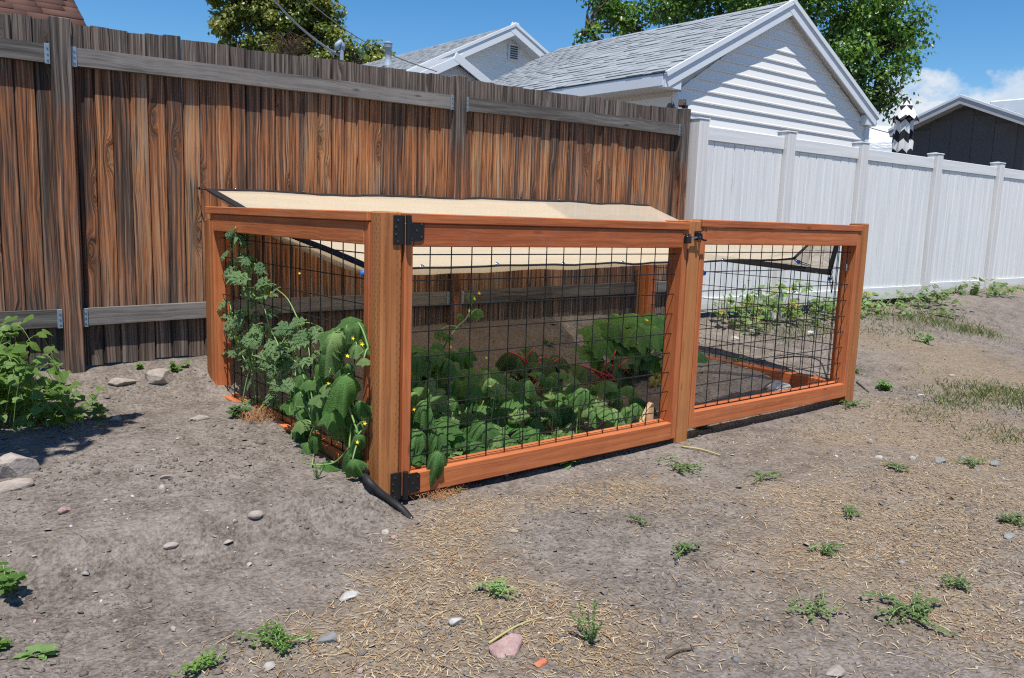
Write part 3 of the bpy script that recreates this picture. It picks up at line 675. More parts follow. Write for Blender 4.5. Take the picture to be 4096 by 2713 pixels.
# carabiners clipped to the wires
def carabiner(p, ax, label):
    c = [Vector((.009*math.cos(t_)*(1 if math.sin(t_) > 0 else .6), 0, .022*math.sin(t_))) for t_ in np.linspace(0, 2*PI, 17)]
    o = link('carabiner', MB().tube(c, .0022, 6, False).mesh('carabiner', True), 'chrome', None, p, (0,0,ax)); tag(o, label, 'carabiner', 'carabiners clipped to the wire grid')
carabiner(tuple(atY(1957,618,-.006)), .2, 'small silver carabiner on wire beside the far right front post')
carabiner(tuple(atX(509,604,-.225)), 1.4, 'small silver carabiner on wire beside the back left post')
carabiner(tuple(atX(1721,665,3.23)), 1.4, 'small silver carabiner hanging on the right side wire grid')

# ================================================================== SHADE CLOTH
def lerp(a, b, t_): return a+(b-a)*t_
BL = atY(476,437,1.955); BR = atY(1497,474,1.93)
FL = atX(850,621,-.165); FR = atY(1836,599,.10); E_ = atX(1902,535,3.15); Q_ = atY(1600,524,1.45)
def poly_at(pts, t_):
    pts = [np.array(p) for p in pts]; L = [np.linalg.norm(pts[i+1]-pts[i]) for i in range(len(pts)-1)]; T = sum(L); s_ = t_*T
    for i, l in enumerate(L):
        if s_ <= l or i == len(L)-1: return pts[i]+(pts[i+1]-pts[i])*min(1, s_/l)
        s_ -= l
def sail_grid(left, right, nu, nv, sag, sagF=0, rip=.016, seed=0):
    P = np.zeros((nv+1, nu+1, 3))
    for j in range(nv+1):
        v = j/nv; a = poly_at(left, v); b = poly_at(right, v)
        for i in range(nu+1):
            u = i/nu; q = lerp(a, b, u)
            q[2] -= sag*math.sin(PI*u)*math.sin(PI*min(v,1)) + sagF*math.sin(PI*u)**.8*v**3
            q[2] += rip*(float(fbm(u*13+v*4, v*1.6, 1, 4, 60+seed)))*2*(.3+.7*math.sin(PI*u)**.5)
            P[j, i] = q
    return P
def sail_mesh(name, P):
    nv, nu = P.shape[0]-1, P.shape[1]-1; I = np.arange((nv+1)*(nu+1)).reshape(nv+1, nu+1)
    F = np.stack([I[:-1,:-1].ravel(), I[:-1,1:].ravel(), I[1:,1:].ravel(), I[1:,:-1].ravel()], 1)
    return np_mesh(name, P.reshape(-1,3), F, True)
def strip(pts, inward, w, lift=.004):
    """hem band along an edge polyline, w wide towards 'inward' points, with a little thickness"""
    mb = MB(); V = []; F = []
    for p, q in zip(pts, inward):
        p = np.array(p); dd = np.array(q)-p; dd = dd/np.linalg.norm(dd)
        o = p-dd*.004; n_ = o+dd*w
        V += [o+(0,0,lift), n_+(0,0,lift), n_-(0,0,lift), o-(0,0,lift)]
    for i in range(len(pts)-1):
        for c in range(4): F.append((4*i+c, 4*i+4+c, 4*i+4+(c+1) % 4, 4*i+(c+1) % 4))
    return mb.add(V, F)
sail = thing('shade_cloth', 'tan shade cloth with black hem slung from the fence over the enclosure', 'shade cloth', (0,0,0))
ML = lerp(np.array(BL), np.array(FL), .5)-np.array([0,0,.035])
A = sail_grid([BL, ML, FL], [BR, Q_, E_, FR], 44, 22, .05, .004)
link('upper_layer', sail_mesh('upper_layer', A), 'sail', sail)
# lower layer of the doubled cloth, a hand's width below the upper one at the front left
A2 = sail_grid([BL, ML, FL], [BR, Q_, E_, FR], 44, 22, .05, .004, .016, 3)
for j in range(23):
    for i in range(45):
        v = j/22; u = i/44; k = max(0, 1-max(0, u-.12)/.55)
        A2[j,i,2] -= .010+(.030*math.sin(PI*min(1, v*1.02))**.5*(.35+.65*v)+.026*v*(.6+.4*math.sin(PI*min(1,u*2.2))))*k; A2[j,i,1] += .02*v
link('lower_layer', sail_mesh('lower_layer', A2[:, :31]), 'sail', sail)
link('hem', strip(A[0], A[1], .034).mesh('hem'), 'sail_hem', sail)
link('hem', strip(A[-1], A[-2], .016, .003).mesh('hem'), 'sail_hem', sail)
link('hem', strip(A[:,0], A[:,1], .05).mesh('hem'), 'sail_hem', sail)
link('hem', strip(A[10:,-1], A[10:,-2], .03).mesh('hem'), 'sail_hem', sail)
g1, g2, g3, g4 = atY(1560,588,.62), atX(1921,634,3.17), atX(1946,535,3.19), atY(1600,540,.55)
Gf = np.zeros((9, 25, 3))
for j in range(9):
    for i in range(25):
        u, v = i/24, j/8; Gf[j,i] = lerp(lerp(np.array(g4), np.array(g3), u), lerp(np.array(g1), np.array(g2), u), v); Gf[j,i,1] += .03*math.sin(PI*u)*math.sin(PI*v)+.01*float(fbm(u*6, v*2, 1, 2, 8))
link('turned_flap', sail_mesh('turned_flap', Gf), 'sail', sail)
link('hem', strip(Gf[-1], Gf[-2], .028).mesh('hem'), 'sail_hem', sail); link('hem', strip(Gf[:,-1], Gf[:,-2], .034).mesh('hem'), 'sail_hem', sail)
gm_ = MB().lathe([(.004,0),(.009,.0015),(.011,.0),(.009,-.0015),(.004,0)], 10).mesh('grommet', True)
for i in range(2, 44, 5): link('grommet', gm_, 'chrome', sail, tuple(A[0,i]+np.array([0,-.014,.006])))
for i in range(4, 44, 6): link('grommet', gm_, 'chrome', sail, tuple(A[-1,i]+np.array([0,.01,.006])), (.9,0,0))
gr = link('corner_grommet', MB().lathe([(.006,0),(.014,.003),(.017,0),(.014,-.003),(.006,0)], 12).mesh('corner_grommet', True), 'chrome', sail, tuple(np.array(g2)+np.array([0,-.006,.012])), (PI/2,0,.3))
def bungee(ball, pts, label, r=.0125):
    t_ = thing('ball_bungee', label, 'bungee', tuple(ball), 0, 'ball bungees tying the shade cloth')
    b = MB().lathe([(.0035,-r),(.006,-r*.9)]+[(r*math.cos(q), r*math.sin(q)) for q in np.linspace(-1.1,1.1,9)]+[(.006,r*.9),(.0035,r)], 16).mesh('ball', True)
    link('ball', b, 'ball_blue', t_, (0,0,0), (.9,.5,0))
    rel = [np.array(p)-np.array(ball) for p in pts]; mb = MB()
    for off in (-.004,.004): mb.tube([tuple(np.array(q)+np.array([off,0,off])) for q in rel], .0024, 6)
    link('cord', mb.mesh('cord', True), 'bungee', t_)
b1 = atX(840,632,-.232); w1 = atX(856,650,-.215)
bungee(b1, [b1, atX(846,640,-.222), w1, lerp(np.array(w1), np.array(FL), .6), FL, atX(846,590,-.2)], 'blue ball bungee tying cloth corner to left side wires by corner post')
b2 = atY(1627,632,.045); bungee(b2, [b2, b2+np.array([-.01,.01,.03]), b2+np.array([-.03,.02,.05])], 'blue ball bungee peeking out beside the middle post')
b3 = atX(1917,645,3.20); bungee(b3, [np.array(g2), b3, atX(1921,662,3.215), atX(1922,678,3.23), atX(1925,650,3.21), np.array(g2)], 'blue ball bungee hanging from lower right corner of turned flap')
b4 = atY(1846,606,.07); bungee(b4, [FR, b4, atY(1862,611,.01), atY(1873,615,-.004)], 'blue ball bungee hooking cloth corner to front wires right of middle post')
# hook on the fence for the back corner
hk = MB().tube([(0,0,0),(0,-.03,0),(0,-.045,-.008),(0,-.05,.006)], .003, 6).tube([(-.0,-.045,-.004),(.035,-.05,-.006)], .004, 6).mesh('fence_hook'); tag(link('fence_hook', hk, 'black_steel', None, tuple(np.array(BL)+np.array([-.035,.05,.004]))), 'black screw hook on fence holding the cloth back left corner', 'hook')

# ================================================================== BUILDINGS BEHIND
def at(px, py, D): return CAM+sight(px, py)*D
TAB = MB().add([(0,0,0),(1,0,0),(1,1,0),(0,1,0),(0,0,1),(1,0,1),(1,1,.25),(0,1,.25)], [(4,5,6,7),(0,1,5,4),(1,2,6,5),(3,0,4,7)]).mesh('shingle')
TV = np.array([(0,0,0),(1,0,0),(1,1,0),(0,1,0),(0,0,1),(1,0,1),(1,1,.25),(0,1,.25)], float); TF = np.array([(4,5,6,7),(0,1,5,4),(1,2,6,5),(3,0,4,7)], int)
def shingle_roof(roof, origin, ux, uy, L, S, mat, n_single=300, expo=.14, wlo=.16, whi=.36, near_first=True, thick=.012):
    """tabs over a slope: origin = eave corner, ux along the eave, uy up the slope (unit vectors)"""
    ux = Vector(ux).normalized(); uy = Vector(uy).normalized(); un = ux.cross(uy)
    if un.z < 0: un = -un
    rows = []
    for r in range(int(S/expo)):
        x = -R_.uniform(0, whi)
        while x < L:
            w = R_.uniform(wlo, whi); x0, x1 = max(0, x), min(L, x+w)
            if x1-x0 > .02: rows.append((x0, x1-x0, r*expo, (expo+.05) if r*expo+expo+.05 < S else S-r*expo, R_.choice([.5,.6,1.,1.15])*thick, R_.random()))
            x += w
    rows.sort(key=lambda q: q[0] if near_first else -q[0])
    Mx = Matrix((ux, uy, un)).transposed(); q_ = Mx.to_quaternion() if Mx.determinant() > 0 else None
    if q_ is None:                       # keep a right-handed frame by running the other way along the eave
        Mx = Matrix((-ux, uy, un)).transposed(); q_ = Mx.to_quaternion()
    lft = Matrix((ux, uy, un)).transposed().determinant() < 0
    o = Vector(origin)
    def place(t_): return o+ux*(t_[0]+(t_[1] if lft else 0))+uy*t_[2]+un*.004
    for t_ in rows[:n_single]:
        link('shingle', TAB, mat, roof, place(t_), q_, (t_[1]-.004, t_[3], t_[4]))
    rest = rows[n_single:]
    if rest:
        P = np.array([place(t_) for t_ in rest]); S_ = np.array([(t_[1]-.004, t_[3], t_[4]) for t_ in rest]); Q = np.repeat(np.array(Mx)[None], len(rest), 0)
        c = np.array([[t_[5]]*3 for t_ in rest])
        scatter_np('shingle_field', TV, TF, P, Q, S_, c, mat, None, None, 'stuff', roof)
def siding_gable(parent, wl_, wr_, zb, a, b, c, y, course, mat='siding'):
    """lapped courses from zb up under the rakes; a, b, c = (x, z) of eave, apex, eave lines on the wall"""
    z = zb
    def xl(z): return max(wl_, a[0]+(z-a[1])*(b[0]-a[0])/(b[1]-a[1])) if z > a[1] else wl_
    def xr(z): return min(wr_, c[0]-(z-c[1])*(c[0]-b[0])/(b[1]-c[1])) if z > c[1] else wr_
    while z < b[1]-.03:
        z1 = min(z+course, b[1]-.01); mb = MB(); x0, x1, x2, x3 = xl(z), xr(z), xr(z1), xl(z1)
        prof = [(0,.024,0),(.12,.026,0),(.22,.020,0),(.6,.012,0),(.85,.008,0),(1.0,.003,0)]
        V = []; F = []
        for t_, o_, _ in prof:
            zz_ = z+(z1-z)*t_; V += [(x0+(x3-x0)*t_, y-o_, zz_), (x1+(x2-x1)*t_, y-o_, zz_)]
        V += [(x0, y, z), (x1, y, z)]; n = len(prof)
        for i in range(n-1): F.append((2*i, 2*i+1, 2*i+3, 2*i+2))
        F.append((2*n, 2*n+1, 1, 0))
        mb.add(V, F); link('siding_board', mb.mesh('siding_board'), mat, parent); z = z1
def beam(name, p, q, up, w, h, mat, parent, c=.004):
    """board from p to q; w across, h along 'up' (hangs down from the line)"""
    p, q = Vector(p), Vector(q); d = (q-p); L = d.length; d.normalize(); u = Vector(up); u = (u-d*u.dot(d)).normalized(); s_ = d.cross(u)
    me = MB().cbox((0,-w/2,-h),(L,w/2,0), c).mesh(name); M4 = Matrix((d, s_ if True else s_, u)).transposed()
    if M4.determinant() < 0: M4 = Matrix((d, -s_, u)).transposed()
    return link(name, me, mat, parent, p, M4.to_quaternion())

# ---- garage with the white gable
YG = 5.0; ga, gb, gc = atY(1537,166,YG), atY(1825,-2,YG), atY(2027,268,YG)
ez = (ga[2]+gc[2])/2; half = (gc[0]-ga[0])/2; gxm = (ga[0]+gc[0])/2; gb = np.array([gxm, YG, gb[2]]); ga = np.array([gxm-half, YG, ez]); gc = np.array([gxm+half, YG, ez])
wl_, wr_ = atY(1569,200,YG+.11)[0], atY(2001,300,YG+.11)[0]; GL = 5.4
garage = thing('garage', 'garage with white lap siding gable and pale grey shingle roof behind the fences', 'garage', (0,0,0))
link('wall', MB().prism([(wl_,0),(wr_,0),(wr_,ez-.05),(gxm,gb[2]-.16),(wl_,ez-.05)], YG+.13, YG+GL-.2).mesh('wall'), 'soffit', garage)
sl = (gb[2]-ez)/half
siding_gable(garage, wl_+.05, wr_-.05, 1.2, (wl_,ez-.16), (gxm,gb[2]-.14), (wr_,ez-.16), YG+.125, .1625)
for xx in (wl_, wr_): link('corner_post', MB().cbox((-.055,-.055,0),(.055,.055,ez-.2), .004).mesh('corner_post'), 'trim_white', garage, (xx, YG+.12, 0))
z = .6                                                # lapped siding on the long left wall
while z < ez-.25:
    V = [(wl_-.018,YG+.22,z),(wl_-.018,YG+GL-.3,z),(wl_-.016,YG+GL-.3,z+.02),(wl_-.016,YG+.22,z+.02),(wl_-.002,YG+GL-.3,z+.1625),(wl_-.002,YG+.22,z+.1625)]
    link('siding_board', MB().add(V, [(0,1,2,3),(3,2,4,5)]).mesh('siding_board'), 'siding', garage); z += .1625
for sg in (-1, 1):
    e = ga if sg < 0 else gc
    roof = link('roof', MB().add([(e[0],YG,ez),(e[0],YG+GL,ez),(gxm,YG+GL,gb[2]),(gxm,YG,gb[2]),(e[0],YG,ez-.03),(e[0],YG+GL,ez-.03),(gxm,YG+GL,gb[2]-.03),(gxm,YG,gb[2]-.03)], [(0,1,2,3),(7,6,5,4),(0,3,7,4),(1,0,4,5),(2,1,5,6)]).mesh('roof'), 'shingle_grey', garage)
    if sg < 0:
        shingle_roof(roof, (ga[0]-.015, YG-.02, ez), (0,1,0), (half,0,gb[2]-ez), GL+.03, math.hypot(half, gb[2]-ez), 'shingle_grey', 300, .14, .16, .36, True, .017)
    # rake boards, drip edge and eave fascia
    top = Vector((gxm, YG-.012, gb[2]-.012)); low = Vector((e[0], YG-.012, ez-.012)); ext = (low-top).normalized()*.02
    yo = Vector((0, -.003 if sg > 0 else 0, 0)); tp0 = top-(low-top).normalized()*.09
    beam('rake_board', top-(low-top).normalized()*.088+yo, low+ext+yo, (0,0,1), .022, .19, 'trim_white', garage)
    beam('drip_edge', top-(low-top).normalized()*.034+Vector((0,-.018,.03))+yo, low+ext+Vector((0,-.018,.03))+yo, (0,0,1), .03, .075, 'trim_white', garage)
    link('eave_fascia', MB().cbox((-.011,YG+.02,-.17),(.011,YG+GL,-.012), .003).mesh('eave_fascia'), 'trim_white', garage, (e[0], 0, ez))
    link('soffit', MB().box((min(e[0], (wl_ if sg < 0 else wr_)), YG+.02, -.168), (max(e[0], (wl_ if sg < 0 else wr_)), YG+GL, -.160)).mesh('soffit'), 'soffit', garage, (0,0,ez))
    link('eave_return', MB().prism([(0,-.19),(sg*-.34,-.19),(sg*-.34,-.02),(0,-.01)], YG-.01, YG+.11).mesh('eave_return'), 'trim_white', garage, (e[0], 0, ez))
    link('rake_soffit', MB().add([(gxm,YG,gb[2]-.17),(e[0],YG,ez-.17),(e[0],YG+.12,ez-.17),(gxm,YG+.12,gb[2]-.17)], [(0,1,2,3)]).mesh('rake_soffit'), 'soffit', garage)

# ---- house farther back, same orientation
YH = 13.; ha, hb = atY(1000,140,YH), atY(1190,58,YH)
hs = (hb[2]-ha[2])/(hb[0]-ha[0]); hw = 4.4; he = hb[2]-hs*hw; HL = 11
house = thing('house', 'white house with grey shingle roof and small louvred gable seen over the wooden fence', 'house', (0,0,0))
link('wall', MB().prism([(hb[0]-hw+.35,0),(hb[0]+hw-.35,0),(hb[0]+hw-.35,he),(hb[0],hb[2]-.25),(hb[0]-hw+.35,he)], YH+.32, YH+HL-.3).mesh('wall'), 'soffit', house)
siding_gable(house, hb[0]-hw+.4, hb[0]+hw-.4, he-.6, (hb[0]-hw+.35,he-.05), (hb[0],hb[2]-.18), (hb[0]+hw-.35,he-.05), YH+.31, .2)
vz = atY(1185,122,YH+.3); vn = link('gable_vent', MB().cbox((-.16,-.03,-.2),(.16,0,.2), .01).mesh('gable_vent'), 'trim_white', house, (vz[0], YH+.282, vz[2]))
for k in range(6): link('louvre', MB().box((-.11,-.012,-.018),(.11,0,.012)).mesh('louvre'), 'dark_siding', vn, (0,-.031,-.13+.052*k))
for sg in (-1, 1):
    ex = hb[0]+sg*hw
    rf = link('roof', MB().add([(ex,YH,he),(ex,YH+HL,he),(hb[0],YH+HL,hb[2]),(hb[0],YH,hb[2]),(ex,YH,he-.05),(ex,YH+HL,he-.05),(hb[0],YH+HL,hb[2]-.05),(hb[0],YH,hb[2]-.05)], [(0,1,2,3),(7,6,5,4),(0,3,7,4),(1,0,4,5),(2,1,5,6)]).mesh('roof'), 'shingle_grey', house)
    if sg < 0:
        shingle_roof(rf, (ex, YH-.02, he), (0,1,0), (hw,0,hb[2]-he), HL, math.hypot(hw, hb[2]-he), 'shingle_grey', 0, .15, .25, .5)
        vp = at(897,146,17.5); 
        # flue standing on the slope
        yy = YH+5.2; qx = None
        for yy in np.arange(YH+.5, YH+HL, .1):
            p_ = atY(897,150,yy); zr = he+(p_[0]-ex)*hs
            if p_[2] < zr+.02 : break
        fl = link('flue_pipe', MB().lathe([(.19,-.12),(.12,.12),(.11,.2),(.11,.62),(.13,.63),(.135,.66),(.115,.68),(.135,.70),(.115,.72),(.135,.74),(.115,.76),(.14,.78),(.14,.84),(.02,.86)], 14).mesh('flue_pipe', True), 'flue_metal', rf, tuple(p_+np.array([0,0,.03])), None, (.8,.8,.62))
    tp_ = Vector((hb[0],YH-.02,hb[2]+.01)); lw = Vector((ex,YH-.02,he+.01))
    yo = Vector((0, -.004 if sg > 0 else 0, 0)); bk = (lw-tp_).normalized()
    beam('rake_board', tp_-bk*.1+yo, lw+yo, (0,0,1), .03, .22, 'trim_white', house); beam('drip_edge', tp_-bk*.03+Vector((0,-.02,.03))+yo, yo+lw+Vector((0,-.02,.03)), (0,0,1), .03, .07, 'trim_white', house)
    link('rake_soffit', MB().add([(hb[0],YH,hb[2]-.2),(ex,YH,he-.2),(ex,YH+.32,he-.2),(hb[0],YH+.32,hb[2]-.2)], [(0,1,2,3)]).mesh('rake_soffit'), 'trim_white', house)
# small porch gable in front of the house
YP = 11.8; pa = atY(1062,127,YP); pw = 1.9; pe = pa[2]-.5*pw
porch = link('porch_gable', MB().prism([(pa[0]-pw+.15,0),(pa[0]+pw-.15,0),(pa[0]+pw-.15,pe),(pa[0],pa[2]-.12),(pa[0]-pw+.15,pe)], YP+.2, YH+.3).mesh('porch_gable'), 'siding', house)
for sg in (-1, 1):
    beam('porch_rake', (pa[0]-sg*.08,YP-.003*(sg > 0),pa[2]+.04), (pa[0]+sg*pw,YP-.003*(sg > 0),pe), (0,0,1), .04, .17, 'trim_white', porch)
    link('porch_roof', MB().add([(pa[0],YP,pa[2]),(pa[0]+sg*pw,YP,pe),(pa[0]+sg*pw,YH+1.5,pe),(pa[0],YH+1.5,pa[2])], [(0,1,2,3)]).mesh('porch_roof'), 'shingle_grey', porch)

# ---- brown roof at the far left
b0 = atY(192,53,7.); best = min(np.arange(7.2, 14, .05), key=lambda y: abs(atY(163,-6,y)[0]-b0[0])); b1 = atY(163,-6,best); up = np.array([0, b1[1]-b0[1], b1[2]-b0[2]]); up = up/np.linalg.norm(up)
bh = thing('brown_roofed_house', 'house roof of reddish brown shingles above the fence at far left', 'house', (0,0,0))
e0 = np.array([b0[0], b0[1], b0[2]])-up*1.6; e1 = e0+up*6.
rf = link('roof', MB().add([tuple(e0),tuple(e0+np.array([-7,0,0])),tuple(e1+np.array([-7,0,0])),tuple(e1),tuple(e0-np.array([0,0,.06])),tuple(e1-np.array([0,0,.06]))], [(0,1,2,3),(0,3,5,4)]).mesh('roof'), 'shingle_brown', bh)
shingle_roof(rf, tuple(e0+np.array([-6.9,0,0])), (1,0,0), tuple(up), 6.92, 5.9, 'shingle_brown', 0, .15, .25, .45, False, .015)
link('wall', MB().box((e0[0]-6.8, e0[1]+.4, 0), (e0[0]-.3, e0[1]+6, e0[2]-.1)).mesh('wall'), 'soffit', bh)

# ---- dark grey shed at the right, gable facing us
XS = 15.; sa, sb, sc_r = atX(2056,303,XS), atX(2222,223,XS), atX(2367,272,XS)
shed = thing('dark_shed', 'dark grey shed with pale gable trim beyond the white fence at far right', 'shed', (0,0,0))
ym = sb[1]; hw_ = sa[1]-sb[1]; sz = sb[2]; sez = sa[2]
link('wall', MB().add([(XS+.3,ym+hw_-.25,0),(XS+.3,ym-hw_+.25,0),(XS+.3,ym-hw_+.25,sez),(XS+.3,ym,sz-.12),(XS+.3,ym+hw_-.25,sez),(XS+7,ym+hw_-.25,0),(XS+7,ym+hw_-.25,sez),(XS+7,ym-hw_+.25,0),(XS+7,ym-hw_+.25,sez)], [(0,1,2,3,4),(0,4,6,5),(1,7,8,2)]).mesh('wall'), 'dark_siding', shed)
yy = ym-hw_+.4
while yy < ym+hw_-.3:
    zt = sz-.14-(sz-sez)*abs(yy+.2-ym)/hw_; link('wall_panel', MB().cbox((-.012,0,0),(0,.396,zt-.06), .003).mesh('wall_panel'), 'dark_siding', shed, (XS+.298, yy, 0)); yy += .402
for sg in (-1, 1):
    beam('rake_board', (XS,ym,sz), (XS,ym+sg*(hw_+.02),sez), (0,0,1), .04, .13, 'shed_trim', shed)
    beam('drip_edge', (XS-.02,ym,sz+.035), (XS-.02,ym+sg*(hw_+.02),sez+.035), (0,0,1), .03, .05, 'trim_white', shed)
    rf = link('roof', MB().add([(XS,ym,sz),(XS,ym+sg*hw_,sez),(XS+7.5,ym+sg*hw_,sez),(XS+7.5,ym,sz),(XS,ym,sz-.04),(XS,ym+sg*hw_,sez-.04)], [(0,1,2,3),(0,4,5,1)]).mesh('roof'), 'shingle_grey', shed)
    shingle_roof(rf, (XS-.01, ym+sg*hw_, sez), (1,0,0), (0,-sg*hw_,sz-sez), 7.4, math.hypot(hw_, sz-sez), 'shingle_grey', 0, .15, .3, .6)
    link('rake_soffit', MB().add([(XS,ym,sz-.12),(XS,ym+sg*hw_,sez-.12),(XS+.3,ym+sg*hw_,sez-.12),(XS+.3,ym,sz-.12)], [(0,1,2,3)]).mesh('rake_soffit'), 'shed_trim', shed)
rv = atX(2345,246,XS+1.6); link('roof_hatch', MB().cbox((-.3,-.35,-.3),(.3,.35,.10), .02).mesh('roof_hatch'), 'trim_white', shed, tuple(rv))

# ---- pale roof between garage and parasol
pr0 = at(2008,318,26); pr1 = at(2062,300,26); pale = thing('pale_roofed_house', 'low pale grey shingle roof in the gap between garage and parasol', 'house', (0,0,0))
c0 = Vector(at(1985,345,25)); c1 = Vector(at(2100,345,27)); c2 = Vector(at(2062,292,30)); c3 = Vector(at(1985,288,29))
rf = link('roof', MB().add([c0,c1,c2,c3], [(0,1,2,3)]).mesh('roof'), 'shingle_pale', pale); dd_ = (c1-c0); uu_ = (c3-c0)
shingle_roof(rf, c0, dd_, uu_-dd_.normalized()*uu_.dot(dd_.normalized()), dd_.length, uu_.length*.93, 'shingle_pale', 0, .22, .4, .8, True, .02)
link('wall', MB().box((min(c0.x,c1.x), c0.y+.5, 0), (max(c0.x,c1.x), c0.y+3, c0.z-.1)).mesh('wall'), 'soffit', pale)

# ---- closed parasol
pb = at(2090,290,13.); us = 13/1893.
pz1 = at(2091,233,13.)[2]; pz0 = at(2088,352,13.)[2]
par = thing('closed_parasol', 'closed parasol with black and white zigzag stripes behind the white fence', 'parasol', (float(pb[0]), float(pb[1]), 0))
link('pole', MB().tube([(0,0,0),(0,0,pz1-.05)], .02, 10).mesh('pole'), 'dark_brown_metal', par)
H_ = pz1-pz0+.25; V = []; F = []; n = 60; prof = [(0,.02),(.02,.07),(.06,.105),(.16,.135),(.27,.15),(.285,.185),(.33,.15),(.45,.155),(.6,.17),(.75,.165),(.9,.145),(1.,.12)]
for h_, r in prof:
    r *= .82
    for k in range(n):
        a_ = 2*PI*k/n; pl = 1+.16*math.sin(8*a_+.6*math.sin(h_*9))*min(1, h_*4)+.06*math.sin(3*a_+h_*7)
        V.append((r*pl*math.cos(a_), r*pl*math.sin(a_), -h_*H_-(.05*math.sin(8*a_) if h_ > .95 else 0)))
for i in range(len(prof)-1):
    for k in range(n): F.append((i*n+k, i*n+(k+1) % n, (i+1)*n+(k+1) % n, (i+1)*n+k))
cn = link('canopy', MB().add(V, [f[::-1] for f in F]).mesh('canopy', True), 'chevron', par, (0,0,pz1))
fl_ = MB(); V = []
for k in range(25):
    a_ = 2*PI*k/24; r0, r1 = .11, .20+.03*math.sin(6*a_); V += [(r0*math.cos(a_), r0*math.sin(a_), 0), (r1*math.cos(a_), r1*math.sin(a_), -.20-.05*math.sin(6*a_))]
fl_.add(V, [(2*k, 2*k+2, 2*k+3, 2*k+1) for k in range(24)]); link('vent_flap', fl_.mesh('vent_flap', True), 'chevron', cn, (0,0,-.09))
link('finial', MB().lathe([(.001,.06),(.02,.05),(.022,.03),(.012,.01),(.03,0),(.03,-.02)], 12).mesh('finial', True), 'dark_brown_metal', par, (0,0,pz1))

# ---- mast, cables, brackets behind the fence
ms = at(790,150,24); mast = thing('service_mast', 'grey electric service mast with curved weather head above the wooden fence', 'mast', (float(ms[0]), float(ms[1]), 0))
mz = at(790,116,24)[2]; link('pole', MB().tube([(0,0,0),(0,0,mz),(.02,0,mz+.1)], .06, 10).mesh('pole'), 'flue_metal', mast)
link('weather_head', MB().tube([(.02,0,mz),(.02,0,mz+.12),(-.04,0,mz+.2),(-.14,0,mz+.12),(-.16,0,mz-.02)], [.075,.085,.09,.085,.07], 10).mesh('weather_head', True), 'flue_metal', mast)
link('drip_loop', MB().tube([(-.16,0,mz),(-.28,0,mz-.22),(-.4,0,mz-.1),(-.46,0,mz+.05)], .022, 6).mesh('drip_loop'), 'cable_grey', mast)
def cable(pts, r, mat, label):
    pts = [Vector(p) for p in pts]; o = link('cable', MB().tube([pts[0].lerp(pts[1], t_/16)+Vector((0,0,-.25*math.sin(PI*t_/16))) for t_ in range(17)], r, 6).mesh('cable'), mat); tag(o, label, 'cable', 'overhead cables')
cable([at(782,128,24), at(560,-90,20)], .03, 'cable_grey', 'thick grey overhead cable running down to the service mast')
cable([at(1010,166,15), at(640,-60,15)], .009, 'cable', 'thin dark overhead cable slanting across the sky to the white house')
cable([at(1995,290,24), at(2200,292,24)], .012, 'cable', 'thin level cable behind the parasol at right')
for px, py, w_, h_, rz, lab in ((1573,240,.055,.13,.5,'larger dark brown metal bracket rising behind the wooden fence end'),(1545,245,.045,.10,-.3,'smaller dark brown metal bracket rising behind the wooden fence end')):
    p_ = atY(px, py, 2.16); br = thing('metal_bracket', lab, 'bracket', (float(p_[0]), float(p_[1]), 1.6), 0, 'brown brackets behind the fence')
    zt = p_[2]-1.6; link('arm', MB().cbox((-.02,-.02,0),(.02,.02,zt), .003).mesh('arm'), 'dark_brown_metal', br, (0,0,0), (0,.12,0))
    link('head_plate', MB().prism([(-w_/2,0),(w_/2,0),(w_/2,h_*.45),(w_*.1,h_*.5),(-w_*.3,h_*.45)], -.03, .03).mesh('head_plate'), 'dark_brown_metal', br, (.02,0,zt-.02), (0,.25,rz))
    for q in (-.012,.012): link('bolt', MB().tube([(0,0,0),(0,-.006,0)], .005, 8).mesh('bolt'), 'galvanised', br, (.02+q, -.034, zt+.015))

